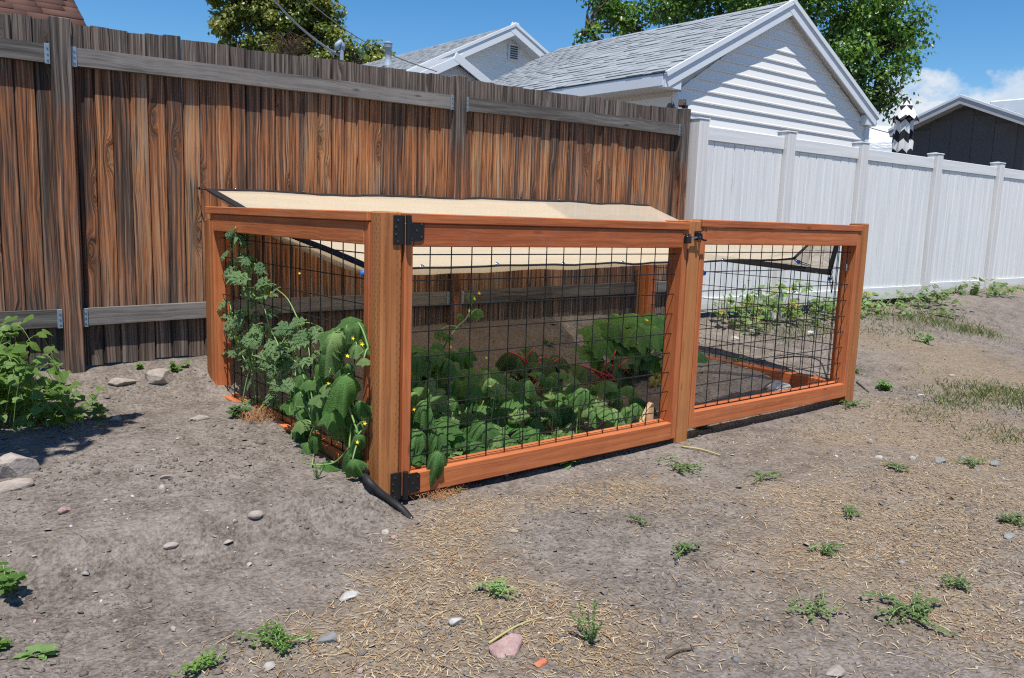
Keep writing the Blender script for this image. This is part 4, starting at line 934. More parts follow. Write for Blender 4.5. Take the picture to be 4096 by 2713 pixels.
# ================================================================== TREES
LQ = np.array([(-.5,0,0),(0,-.06,.06),(.5,0,0),(0,1,.0),(0,.45,-.10)], float)*1.; 
LV = np.array([(0,0,0),(-.34,.38,.07),(0,.45,-.05),(.34,.38,.07),(0,1,0)], float); LF = np.array([(0,2,1),(0,3,2),(1,2,4),(2,3,4)], int)
def rot_dir(m, base=None, spread=1.):
    """rotation matrices with leaf normals leaning towards base directions"""
    n = NR.normal(0, 1, (m,3)); n[:,2] = np.abs(n[:,2])*.8+.25
    if base is not None: n = n*spread+base*1.1
    n /= np.linalg.norm(n, axis=1, keepdims=True); a = NR.normal(0, 1, (m,3)); a[:,2] -= .5
    y = a-n*(a*n).sum(1, keepdims=True); y /= np.linalg.norm(y, axis=1, keepdims=True); x = np.cross(y, n)
    return np.stack([x, y, n], 2)
def tree(name, label, trunk_xy, blobs, n_clump, n_leaf, leaf, mat, clump_r, trunk_r, dead=None, group=None):
    """blobs: (centre, radii) ellipsoids that hold leaf clumps"""
    t_ = thing(name, label, 'tree', (trunk_xy[0], trunk_xy[1], 0), 0, group); T0 = np.array([trunk_xy[0], trunk_xy[1], 0])
    zc = np.mean([b[0][2] for b in blobs])
    link('trunk', MB().tube([(0,0,-.1),(.05,.03,zc*.35),(-.05,.05,zc*.7),(0,0,zc)], [trunk_r*1.2,trunk_r,trunk_r*.8,trunk_r*.5], 10).mesh('trunk', True), 'bark', t_)
    vol = np.array([b[1][0]*b[1][1]*b[1][2] for b in blobs])**.75; vol /= vol.sum(); C = []
    for b, f in zip(blobs, vol):
        k = max(2, int(n_clump*f)); d = NR.normal(0, 1, (k,3)); d /= np.linalg.norm(d, axis=1, keepdims=True); r = NR.uniform(0, 1, (k,1))**.42
        C.append(np.array(b[0])+d*r*np.array(b[1]))
    C = np.concatenate(C); tm = MB()
    for b in blobs: 
        e = np.array(b[0])-T0; s0 = np.array([0,0,max(.5, e[2]*.55)]); mid = (s0+e)/2+NR.normal(0, .15, 3)
        link('limb', MB().tube([tuple(s0), tuple(mid), tuple(e)], [trunk_r*.55,trunk_r*.35,trunk_r*.15], 7).mesh('limb', True), 'bark', t_)
        near = C[np.argsort(((C-np.array(b[0]))**2).sum(1))[:14]]-T0
        for q in near: tm.tube([tuple(e+NR.normal(0,.1,3)), tuple((e+q)/2+NR.normal(0,.12,3)), tuple(q)], [trunk_r*.12,trunk_r*.08,trunk_r*.04], 5)
    tw = link('twigs', tm.mesh('twigs'), 'bark', t_); tw['kind'] = 'stuff'
    per = n_leaf//len(C); ci = np.repeat(np.arange(len(C)), per); m = len(ci)
    d = NR.normal(0, 1, (m,3)); d /= np.linalg.norm(d, axis=1, keepdims=True); r = NR.uniform(.15, 1, (m,1))**.6; cr = (clump_r*NR.uniform(.5, 1.35, len(C)))[ci][:,None]
    P = C[ci]+d*r*cr*np.array([1,1,.75])-T0
    tint = np.clip(NR.uniform(.15,.85,len(C))[ci]*.6+NR.uniform(0,.5,m), 0, 1); S = (leaf*NR.uniform(.7,1.3,m))[:,None]*np.array([[1.,1.,1.]])
    scatter_np('crown', LV, LF, P, rot_dir(m, d*np.array([1,1,.6]), .9), S, np.repeat(tint[:,None], 3, 1), mat, None, None, 'stuff', t_)
    return t_
def blob(px, py, D, rpx, rpy, dep=None): s_ = D/1893.; return (at(px,py,D), (rpx*s_, (dep or (rpx+rpy)/2)*s_, rpy*s_))
DR = 21.
tree('garage_tree', 'large glossy green broadleaf tree rising behind the garage roof', (float(at(1760,0,DR)[0]), float(at(1760,0,DR)[1])),
  [blob(1395,10,DR,70,55),blob(1460,55,DR,55,45),blob(1360,75,DR-.5,30,22),blob(1540,20,DR,90,60),blob(1650,-10,DR,120,80),blob(1700,-110,DR,200,90),blob(1900,-60,DR,150,90),blob(1950,40,DR,95,85),blob(2040,20,DR,85,80),blob(2060,110,DR,70,65),blob(1960,140,DR,80,70),blob(2040,190,DR,55,55),blob(1985,215,DR,45,50),blob(2095,60,DR,45,60),blob(2050,238,DR-.3,30,26),blob(1780,50,DR+.5,120,70)],
  330, 30000, .118, 'crown_green', .46, .26)
DL = 28.
tree('maple_tree', 'olive green maple with yellowing leaves standing behind the wooden fence', (float(at(640,0,DL)[0]), float(at(640,0,DL)[1])),
  [blob(540,0,DL,60,60),blob(520,55,DL,45,50),blob(600,-20,DL,70,55),blob(690,20,DL,75,70),blob(735,75,DL,55,55),blob(630,80,DL,55,50),blob(560,110,DL,50,40),blob(790,120,DL,45,35),blob(830,140,DL,25,20),blob(752,28,DL,38,48),blob(715,-25,DL,60,45),blob(590,45,DL,50,45),blob(680,120,DL,60,35),blob(750,140,DL,60,25)],
  200, 19000, .15, 'crown_olive', .36, .3)
DT = 27.
dt = thing('dry_tree', 'brown leafless twiggy small tree below the maple crown', 'tree', (float(at(660,150,DT)[0]), float(at(660,150,DT)[1]), 0)); T0 = at(668,112,DT); mb = MB()
link('trunk', MB().tube([(0,0,0),(.1,0,T0[2]-1.2),(0,0,T0[2])], [.12,.09,.05], 8).mesh('trunk'), 'bark', dt)
for k in range(150):
    a_ = R_.uniform(0, 2*PI); r = R_.uniform(.2,.95); z_ = T0[2]-.5+R_.uniform(0,.95); p0 = (r*.3*math.cos(a_), .2*math.sin(a_), z_-.3); 
    mb.tube([p0, (r*.7*math.cos(a_), r*.6*math.sin(a_), z_), (r*1.15*math.cos(a_+.15), r*math.sin(a_+.15), z_+R_.uniform(-.25,.2))], [.012,.008,.003], 4)
tw = link('twigs', mb.mesh('twigs'), 'crown_dead', dt); tw['kind'] = 'stuff'
tree('far_tree', 'small round green tree top beside the flue of the white house', (float(at(878,160,34)[0]), float(at(878,160,34)[1])), [blob(880,150,34,45,22),blob(870,125,34,22,16)], 26, 2000, .2, 'crown_olive', .5, .15)

# ================================================================== PLANTS
def z8(x, y): return ((1600+x/1.568)/K, (900+y/1.568)/K)
def z7(x, y): return ((800+x/1.96)/K, (1300+y/1.96)/K)
def z6(x, y): return ((800+x/1.96)/K, (700+y/1.96)/K)
def round_leaf(name, droop, fold, lobes=5, ns=26, nr=4, seed=0, lob=.10):
    """palmate blade round its stalk; a drooping blade turns down close to the stalk and hangs in pleats between its ribs"""
    rr = random.Random(seed); ph = rr.uniform(0, 6); V = [(0,0,0)]; F = []
    asym = rr.uniform(-.25, .25); cols_ = [[] for _ in range(nr)]
    kz = [rr.uniform(.6, 1.4) for _ in range(ns+1)]
    for k in range(ns+1):
        th = -PI*.94+2*PI*.94*k/ns
        Rm = (.60+.40*math.cos(th/2)**1.5)*(1+lob*math.cos(lobes*th))*(1+.045*math.sin(17*th+ph)+rr.uniform(-.05,.05))
        dr = droop*(1+asym*math.sin(th)+.22*math.sin(2*th+ph)); h_ = z_ = 0; pr_ = 0
        pl = abs(math.sin(lobes*th*.5+.25*math.sin(th*2+ph)))
        for j in range(1, nr+1):
            r = Rm*j/nr; fi = dr*(1-math.exp(-(r-Rm*.5/nr)/.38)); st = r-pr_; pr_ = r
            h_ += math.cos(fi)*st; z_ -= math.sin(fi)*st
            hp_ = h_*(1-min(.55, max(0, droop-.35)*.36)*pl*min(1, r*1.5)*kz[k]); zp = z_-fold*.9*pl*r*kz[k]+.07*r*math.sin(2*th+ph)+rr.uniform(-.02,.02)*r
            cols_[j-1].append((hp_*math.sin(th), hp_*math.cos(th), zp))
    for c_ in cols_: V += c_
    n = ns+1
    for k in range(ns): F.append((0, 1+k+1, 1+k))
    for j in range(nr-1):
        for k in range(ns): a_ = 1+j*n+k; F.append((a_, a_+1, a_+n+1, a_+n))
    return MB().add(V, F).mesh(name, True)
def lacy_leaf(name, pairs=4, width=.5, seed=0, curl=.3, sub=True):
    """pinnate lobed blade along +y, length 1"""
    rr = random.Random(seed); mb = MB()
    def lobe(p, d, L, w):
        p = Vector(p); d = Vector(d).normalized(); s_ = Vector((-d.y, d.x, 0)); pts = []
        for t_, wt in ((0,.45),(.3,.8),(.6,1.),(.85,.7)):
            c = p+d*L*t_; z_ = -curl*(c.y*c.y*.6+c.x*c.x*1.6)+rr.uniform(-.02,.02)
            pts += [tuple(c+s_*w*wt*rr.uniform(.75,1.2)+Vector((0,0,z_+.03*rr.random()))), tuple(Vector((c.x,c.y,z_-.02))), tuple(c-s_*w*wt*rr.uniform(.75,1.2)+Vector((0,0,z_+.03*rr.random())))]
        c = p+d*L; pts.append((c.x, c.y, -curl*(c.y*c.y*.6+c.x*c.x*1.6)-.04))
        F = []
        for i in range(3):
            a_ = 3*i; F += [(a_, a_+1, a_+4, a_+3), (a_+1, a_+2, a_+5, a_+4)]
        F += [(9,10,12),(10,11,12)]; mb.add(pts, F)
    lobe((0,0,0), (0,1,0), 1, .085)
    for i in range(pairs):
        y = .16+.66*i/pairs; L = width*(.95-.45*abs(i/pairs-.25))*rr.uniform(.8,1.15)
        for sg in (-1, 1):
            d = Vector((sg, rr.uniform(.35,.75), 0)).normalized(); lobe((0,y,0), d, L, .085)
            if sub:
                for u, e in ((.45, 1),(.65,-1)):
                    q = Vector((0,y,0))+d*L*u; dd = (d+Vector((-d.y, d.x, 0))*e*.95).normalized(); lobe(q, dd, L*.42, .065)
    return mb.mesh(name, True)
def heart_leaf(name, seed=0, w=.42, curl=.25):
    rr = random.Random(seed); V = [(0,0,0)]; F = []; pr = [(-.08,.24),(.08,.40),(.35,w),(.62,.30),(.85,.13)]
    for y, x in pr: V += [(-x, y, .12*x-curl*y*y+rr.uniform(-.03,.03)), (0, max(y,.02), -curl*y*y), (x, y, .12*x-curl*y*y+rr.uniform(-.03,.03))]
    V.append((0,1,-curl)); F = [(0,1,2),(0,2,3)]
    for i in range(4):
        a_ = 1+3*i; F += [(a_, a_+3, a_+4, a_+1), (a_+1, a_+4, a_+5, a_+2)]
    F += [(13,16,14),(14,16,15)]; return MB().add(V, F).mesh(name, True)
FLAT = [round_leaf('leaf', .55, .12, 7, 34, 4, seed=k) for k in range(4)]
MIDL = [round_leaf('leaf', .7+.08*k, .15, 6, 36, 4, seed=10+k) for k in range(6)]
DROOP = [round_leaf('leaf', 1.35+.06*k, .14, 6, 42, 5, seed=20+k, lob=.08) for k in range(7)]
FOLD = [round_leaf('leaf', 1.4, .40, 5, 30, 4, seed=40+k) for k in range(3)]
BIGL = [round_leaf('leaf', .75, .16, 7, 42, 5, seed=30+k, lob=.12) for k in range(4)]
LACY = [lacy_leaf('leaf', 3, .48, k, .35) for k in range(4)]
ARTI = [lacy_leaf('leaf', 7, .24, 50+k, .45, False) for k in range(3)]
HEART = [heart_leaf('leaf', k) for k in range(4)]
THIN = [heart_leaf('leaf', 19+k, .11, .3) for k in range(3)]
LANCE = [heart_leaf('leaf', 9+k, .2, .4) for k in range(3)]
FLOWER = MB().add([(0,0,0)]+[(r*math.cos(a_), r*math.sin(a_), z_) for k in range(5) for r, a_, z_ in ((.45,2*PI*k/5-.45,.2),(1,2*PI*k/5,.35),(.45,2*PI*k/5+.45,.2))], [(0,1+3*k,2+3*k,3+3*k) for k in range(5)]+[(0,3+3*k,1+3*((k+1) % 5)) for k in range(5)]).mesh('flower')
SUNH = Vector((SD.x, SD.y, 0)).normalized()
def leaf(plant, me, mat, p, tip, nrm, size, name='leaf'):
    loc = V3(p)-plant.location; return link(name, me, mat, plant, loc, align(tip, nrm), size*R_.uniform(.8,1.2))
def flower(plant, p, size=.018, d=None):
    size *= .62
    dv = Vector(d or (R_.uniform(-.5,.3), -1, R_.uniform(.1,.8))); link('flower', FLOWER, 'petal_yellow', plant, V3(p)-plant.location, align(dv.orthogonal(), dv), size)
def stems(plant, paths, r, mat='stem_green', name='stem', taper=.6):
    mb = MB()
    for pts in paths:
        rel = [V3(p)-plant.location for p in pts]; n = len(rel)
        if n == 2: rel.insert(1, rel[0].lerp(rel[1], .5)+Vector((0,0,.12*(rel[1]-rel[0]).length)))
        # smooth
        out = []
        for i in range(len(rel)-1):
            a_, b_ = rel[i], rel[i+1]; p_ = rel[max(i-1,0)]; q_ = rel[min(i+2,len(rel)-1)]
            for t_ in (0,.25,.5,.75):
                out.append(.5*((2*a_)+(b_-p_)*t_+(2*p_-5*a_+4*b_-q_)*t_*t_+(3*a_-p_-3*b_+q_)*t_**3))
        out.append(rel[-1]); m = len(out); mb.tube(out, [r*(1-(1-taper)*i/(m-1)) for i in range(m)], 6)
    return link(name, mb.mesh(name, True), mat, plant)

# ---- wilting vine on the left side, outside the wires
b = ground_at(815,1050); vine = thing('cucumber_vine', 'wilting vine with big drooping leaves climbing the left wires by the corner post', 'vine', tuple(b))
XL = -.275
L7 = [(1060,60,215,1),(1090,5,120,1),(895,415,140,1),(800,440,130,1),(1150,400,200,1),(1225,160,125,0),(810,670,190,1),(1125,660,230,1),(1000,610,140,1),(960,410,140,1),(1200,965,140,1),(1195,1060,120,1),(895,1055,95,0),(1010,1070,95,0),(985,210,130,1),(1010,530,70,0),(1285,260,70,0),(1110,345,90,0),(1250,600,110,1),(1275,110,100,0),(1240,-20,120,1),(1180,-60,110,0),(1270,760,110,1),(1060,250,120,1),(900,860,120,1),(1240,860,100,1)]
L7 += [(x+R_.gauss(-25,55), y+R_.gauss(10,55), w*R_.uniform(.6,.95), R_.choice([0,1])) for x, y, w, d_ in L7 if y < 900]+[(R_.uniform(720,980), R_.uniform(380,880), R_.uniform(90,150), R_.choice([0,1,1])) for _ in range(16)]
pts = []; paths = []
main = [b, atX(*z7(1250,900),XL), atX(*z7(1160,600),XL), atX(*z7(1200,380),XL), atX(*z7(1140,200),XL+.02), atX(*z7(1180,20),XL+.03)]
paths.append(main); paths.append([atX(*z7(1160,600),XL), atX(*z7(1000,770),XL-.02), atX(*z7(900,790),XL-.03)]); paths.append([atX(*z7(1310,800),XL+.02), atX(*z7(1170,960),XL-.02), atX(*z7(1050,1080),XL-.05), atX(*z7(880,1095),XL-.12), atX(*z7(800,1075),XL-.16)]); paths.append([atX(*z7(1200,380),XL), atX(*z7(1240,250),XL-.02), atX(*z7(1320,185),XL)])
for x, y, w, dr in L7:
    x_ = XL+R_.uniform(-.05,.04) if y < 1000 else XL-.06
    p = atX(*z7(x,y), x_); s_ = w/1736/1.45
    if dr: leaf(vine, R_.choice(DROOP), R_.choice(['leaf_melon']*5+['leaf_squash']*2+['leaf_pale']), p, (R_.uniform(-.9,-.3), R_.uniform(-.7,.2), R_.uniform(-.5,-.1)), (-.35, -.3, 1), s_*1.9)
    else: leaf(vine, R_.choice(MIDL), R_.choice(['leaf_melon']*4+['leaf_squash']*2+['leaf_pale']*2), p, (R_.uniform(-1,-.2), R_.uniform(-1,.6), -.2), (-.3,-.4,1), s_*1.35)
    q = min((np.array(w_) for pa_ in paths[:4] for w_ in pa_), key=lambda c: np.linalg.norm(c-p)); paths.append([q, p])
st = stems(vine, paths, .0042)
for x, y in ((1005,460),(900,765),(1195,105),(1155,245),(1230,920),(1290,770),(1270,150),(770,1070),(800,1060)): flower(vine, atX(*z7(x,y), XL-.05), .016)
td = []
for x, y, dx, dy in ((1030,330,-30,110),(980,790,40,150),(800,790,120,10),(720,640,100,5),(705,640,0,110)): td.append([atX(*z7(x,y),XL-.03), atX(*z7(x+dx*.5,y+dy*.4),XL-.06), atX(*z7(x+dx,y+dy),XL-.04)])
stems(vine, td, .0016, 'stem_green', 'tendril', .7)

# ---- watermelon vine at the back of the left side
b = ground_at(610,930); wm = thing('watermelon_vine', 'grey green watermelon vine with lacy lobed leaves on the back left wires', 'vine', tuple(b))
L6 = [(240,600),(270,720),(330,770),(400,820),(480,880),(540,930),(460,1060),(370,480),(400,640),(460,690),(570,860),(230,1070),(260,1180),(230,1230),(290,1200),(360,1100),(420,1190),(300,1310),(500,1250),(540,1300),(600,1350),(440,1250),(650,1410),(380,1430),(450,1490),(560,1500),(640,1510),(800,1230),(780,1310),(860,1420),(900,1430),(720,1410),(280,420),(250,540),(690,1330),(330,1380),(760,1160),(820,1190),(920,1180)]
L7b = [(400,250),(470,170),(540,110),(600,220),(640,300),(700,240),(760,250),(660,500),(600,590),(480,600),(440,620),(700,490),(410,420),(560,330),(620,380),(520,470),(330,610),(560,520),(740,520),(640,160),(850,60),(820,120),(540,640),(300,180),(350,90)]
paths = [[b, atX(*z7(540,520),-.24), atX(*z7(600,330),-.24), atX(*z6(620,1360),-.23), atX(*z6(540,1180),-.22), atX(*z6(490,1010),-.22), atX(*z6(380,910),-.22), atX(*z6(320,850),-.22), atX(*z6(260,620),-.21), atX(*z6(270,420),-.20)],
         [atX(*z7(600,330),-.24), atX(*z7(400,330),-.25), atX(*z6(280,1300),-.24), atX(*z6(250,1100),-.23)], [b, atX(*z7(760,300),-.24), atX(*z6(830,1300),-.23), atX(*z6(780,1160),-.23)], [b, atX(*z7(450,690),-.30), atX(*z7(370,740),-.34)]]
allp = [atX(*z6(x+R_.gauss(0,26)*q,y+R_.gauss(0,26)*q), -.22+R_.uniform(-.06,.10)) for q in (0,1,1.6) for x, y in L6]+[atX(*z7(x,y), -.24+R_.uniform(-.07,.10)) for x, y in L7b]
for p in allp:
    leaf(wm, R_.choice(LACY), 'leaf_watermelon', p, (R_.uniform(-1,.2), R_.uniform(-1,.9), R_.uniform(-.6,.35)), (R_.uniform(-.8,-.1), -.5, R_.uniform(.4,1)), R_.uniform(.07,.115))
    q = min((np.array(w_) for pa_ in paths[:4] for w_ in pa_), key=lambda c: np.linalg.norm(c-p)); paths.append([q, p])
stems(wm, paths, .0033)
for q in ((310,1355),(555,920),(780,770)): flower(wm, atX(*z6(*q), -.25), .012)

# ---- cucumber and melon bed along the gate
Z8 = [(150,1100,115,1,.10),(220,1260,125,1,.07),(105,1280,125,1,.06),(240,1425,140,1,-.058),(350,1110,110,0,.35),(340,1170,105,1,.3),(380,1300,115,0,.12),(440,1360,115,0,.10),(500,1170,135,1,.3),(565,1140,115,0,.36),(590,1340,115,1,.08),(690,1340,115,0,.09),(740,1150,80,2,.14),(760,1100,95,0,.36),(850,1210,100,1,.3),(1050,1130,120,1,.32),(1170,1030,110,1,.36),(1200,1150,120,1,.2),(1340,1150,110,1,.15),(1425,1140,115,1,.15),(1500,1080,105,1,.26),(1575,1120,95,1,.22),(1270,980,95,0,.5),(1340,1000,125,1,.46),(1450,1010,95,0,.5),(540,1020,125,0,.5),(600,910,135,0,.62),(700,960,130,1,.56),(780,1010,115,0,.5),(380,980,115,0,.6),(290,990,105,0,.62),(230,870,115,0,.72),(350,830,95,0,.8),(110,950,115,0,.7),(90,790,105,0,.8),(160,780,95,0,.82),(880,930,105,0,.6),(950,950,95,1,.56),(1080,950,95,0,.62),(440,1070,105,1,.42),(300,1370,105,0,.1),(520,1255,125,0,.10),(600,1260,110,2,.12),(130,1420,110,0,.05),(470,1440,105,1,.04),(320,1440,100,0,.06),(640,1430,100,0,.05),(90,1050,100,1,.3),(160,1010,105,0,.5),(260,1080,105,0,.42),(880,1080,100,0,.42),(980,1060,90,0,.45),(640,1060,110,0,.44),(480,960,110,0,.62),(820,1290,95,0,.12),(760,1290,100,1,.14),(120,1190,105,0,.2),(280,1190,105,0,.22),(420,1180,100,0,.28),(230,1330,100,0,.09),(90,880,110,0,.7),(170,860,105,0,.75),(960,1160,85,0,.25),(1120,1090,85,0,.4)]
Z8 += [(x+R_.gauss(0,42), y+R_.gauss(0,30), w*R_.uniform(.6,.95), R_.choice([0,0,1,1,2]), Y+R_.uniform(.0,.10)) for x, y, w, k_, Y in Z8 if Y > 0]+[(R_.uniform(70,460), R_.uniform(740,1000), R_.uniform(90,125), R_.choice([0,0,1]), R_.uniform(.4,.9)) for _ in range(30)]+[(R_.uniform(70,1150), R_.uniform(960,1280), R_.uniform(70,110), R_.choice([0,1,2]), R_.uniform(.12,.45)) for _ in range(46)]
names = {0:('melon_vine','wilted melon vine massed behind the gate near the hinge post','front'),1:('melon_vine','wilted melon vine sprawling behind the middle of the gate','mid'),2:('melon_vine','small wilted melon vine in the sun at the latch end of the gate','right')}
roots = {k: ground_at(*z8(*q)) for k, q in {0:(230,1250),1:(720,1200),2:(1350,1150)}.items()}
mv = {k: thing(names[k][0], names[k][1], 'vine', tuple(roots[k]), 0, 'melon vines behind the gate') for k in names}
pth = {0:[],1:[],2:[]}
for x, y, w, kd_, Y in Z8:
    k = 0 if x < 430 else (1 if x < 1130 else 2); p = atY(*z8(x,y), Y); p[2] = max(p[2], gz(p[0],p[1])+.035); s_ = w/1223/1.4*1.12
    pl = mv[k]
    if kd_ == 1: leaf(pl, R_.choice(DROOP), R_.choice(['leaf_melon']*4+['leaf_pale']), p, (R_.uniform(-.8,.6), -1, R_.uniform(-.4,.1)), (0,-.35,1), s_*1.6)
    elif kd_ == 2: leaf(pl, R_.choice(FOLD), 'leaf_pale', p-np.array([0,0,.06]), (.1,-.1,1), (-.5,-1,.2), s_*1.6)
    else: leaf(pl, R_.choice(MIDL+FLAT[:2]), R_.choice(['leaf_melon']*4+['leaf_squash']*2+['leaf_pale']), p, (R_.uniform(-1,1), R_.uniform(-1,.3), R_.uniform(-.3,.1)), (R_.uniform(-.4,.2),-.55,1), s_*1.35)
    g_ = np.array([p[0]+R_.uniform(-.06,.06), p[1]+R_.uniform(-.02,.08), 0]); g_[2] = gz(g_[0],g_[1])+.006; pth[k].append([g_, p])
for k in mv:
    ps = sorted([q[0] for q in pth[k]], key=lambda q: q[0]); run = [roots[k]]+ps[::3]; stems(mv[k], pth[k]+[run], .0032)
for x, y, Y, k in ((110,870,.6,0),(85,1155,.06,0),(170,880,.6,0),(620,1010,.45,1),(500,920,.6,1),(540,835,.7,1),(1100,1100,.3,1)): flower(mv[k], atY(*z8(x,y),Y), .017)
# upright flowering shoot in the middle of the gate
b = ground_at(*z8(250,830)); us_ = thing('cucumber_shoot', 'single upright cucumber shoot with yellow flowers behind the gate', 'vine', tuple(b)); Y = .55
stems(us_, [[b, atY(*z8(290,740),Y), atY(*z8(360,640),Y), atY(*z8(420,580),Y), atY(*z8(450,490),Y), atY(*z8(470,450),Y)], [atY(*z8(360,640),Y), atY(*z8(250,660),Y)], [atY(*z8(430,580),Y), atY(*z8(480,530),Y)]], .0045)
for x, y, w, m_ in ((250,650,85,'leaf_pale'),(480,530,75,'leaf_melon'),(380,560,60,'leaf_pale'),(445,440,50,'leaf_melon'),(240,740,80,'leaf_melon'),(300,690,50,'leaf_melon')): leaf(us_, R_.choice(FOLD+MIDL), m_, atY(*z8(x,y),Y), (R_.uniform(-1,1),-.6,-.4), (-.3,-.6,.8), w/1223/1.2)
for x, y in ((495,430),(465,465),(315,765),(435,540)): flower(us_, atY(*z8(x,y),Y-.03), .018)
# artichoke
b = atY(*z8(560,860),.95); b[2] = gz(b[0],b[1]); ar = thing('artichoke_plant', 'silvery grey artichoke with long jagged leaves in the middle of the bed', 'plant', tuple(b))
for k in range(22):
    a_ = 2*PI*k/22+R_.uniform(-.2,.2); el = R_.uniform(.35,1.25); leaf(ar, R_.choice(ARTI), 'leaf_artichoke', b+np.array([.02*math.cos(a_),.02*math.sin(a_),.02]), (math.cos(a_),math.sin(a_),el), (-math.cos(a_)*el*.6,-math.sin(a_)*el*.6,1), R_.uniform(.20,.31))
stems(ar, [[b, b+np.array([0,0,.05]), b+np.array([0,0,.12])]], .012)
# red chard
def chard(q, Y, label, specs, arcs):
    b = atY(*z8(*q), Y); b[2] = gz(b[0],b[1])+.01; c = thing('red_chard', label, 'plant', tuple(b), 0, 'red stemmed chard plants'); ps = []
    for i, (x, y, tx, tz) in enumerate(specs):
        p = atY(*z8(x,y), Y+R_.uniform(-.06,.06)); p[2] = max(p[2], gz(p[0],p[1])+.03); ps.append([b, lerp(b,p,.5)+np.array([0,0,.03]), p])
        leaf(c, R_.choice(BIGL+FOLD), 'leaf_chard', p, (tx,-.4,tz), (0,-.5,1), R_.uniform(.10,.135))
    stems(c, ps, .0085, 'stem_red', 'stalk', .7)
    for q0, q1, q2 in arcs: stems(c, [[atY(*z8(*q0), Y-.16), atY(*z8(*q1), Y-.17), atY(*z8(*q2), Y-.16)]], .0055, 'stem_red', 'stalk', .7)
chard((790,880), .95, 'red chard with limp leaves between the artichoke and the squash', [(700,800,-1,-.2),(840,790,.6,-.6),(930,830,1,-.4),(880,860,.6,-.3),(1010,830,1,-.3),(800,860,-.5,-.6),(960,880,.8,-.3),(760,830,-.8,-.4)], [((785,885),(755,830),(680,795)),((812,825),(822,795),(842,770)),((800,870),(790,840),(788,805)),((860,850),(890,835),(915,828))])
chard((1330,950), .85, 'red chard with crinkled leaves in front of the big squash', [(1300,860,-.4,-.3),(1350,830,.2,.2),(1160,890,-1,-.1),(1440,840,.9,-.2),(1380,900,.5,-.5),(1330,880,0,-.6),(1480,870,1,-.4),(1420,920,.7,-.5)], [((1345,965),(1250,925),(1145,885)),((1305,935),(1285,890),(1295,850)),((1330,850),(1342,815),(1355,785)),((1370,890),(1395,870),(1425,845)),((1350,975),(1325,950),(1300,930))])
# big squash
b = atY(*z8(1500,860),1.05); b[2] = gz(b[0],b[1]); sq = thing('squash_plant', 'big squash plant with broad dark leaves at the latch end of the bed', 'plant', tuple(b)); ps = []
for x, y, w, Y in ((1430,600,230,1.05),(1600,560,190,1.0),(1480,560,200,1.2),(1240,640,190,1.05),(1360,560,150,1.2),(1220,770,170,1.0),(1640,620,170,.95),(1440,700,210,.95),(1560,680,170,.98),(1640,710,170,.9),(1330,690,170,1.0),(1570,820,150,.9),(1700,560,170,1.1),(1760,640,190,1.1),(1780,760,190,1.05),(1850,800,180,.95),(1800,900,170,.8),(1880,870,150,.9),(1680,840,150,.8),(1300,600,170,1.1),(1400,640,190,.98),(1520,620,190,.95),(1260,710,170,.95),(1480,650,180,.9),(1340,620,180,1.0),(1600,640,190,.88)):
    p = atY(*z8(x,y),Y); ps.append([b, lerp(b,p,.6)+np.array([0,0,.03]), p]); leaf(sq, R_.choice(BIGL), 'leaf_squash', p, (R_.uniform(-.8,.8),-1,-.35), (R_.uniform(-.2,.2),-.75,1), w/1150/1.05)
stems(sq, ps, .008, 'stem_green', 'stalk')
flower(sq, atY(*z8(1545,600),.85), .03, (0,-.6,1)); flower(sq, atY(*z8(1490,740),.85), .028, (0,-.8,.6))
for x, y in ((1590,950),(1640,930),(1620,970)): leaf(sq, R_.choice(FOLD), 'leaf_yellow', atY(*z8(x,y),.75), (R_.uniform(-1,1),-.5,-.3), (0,-.4,1), .06)

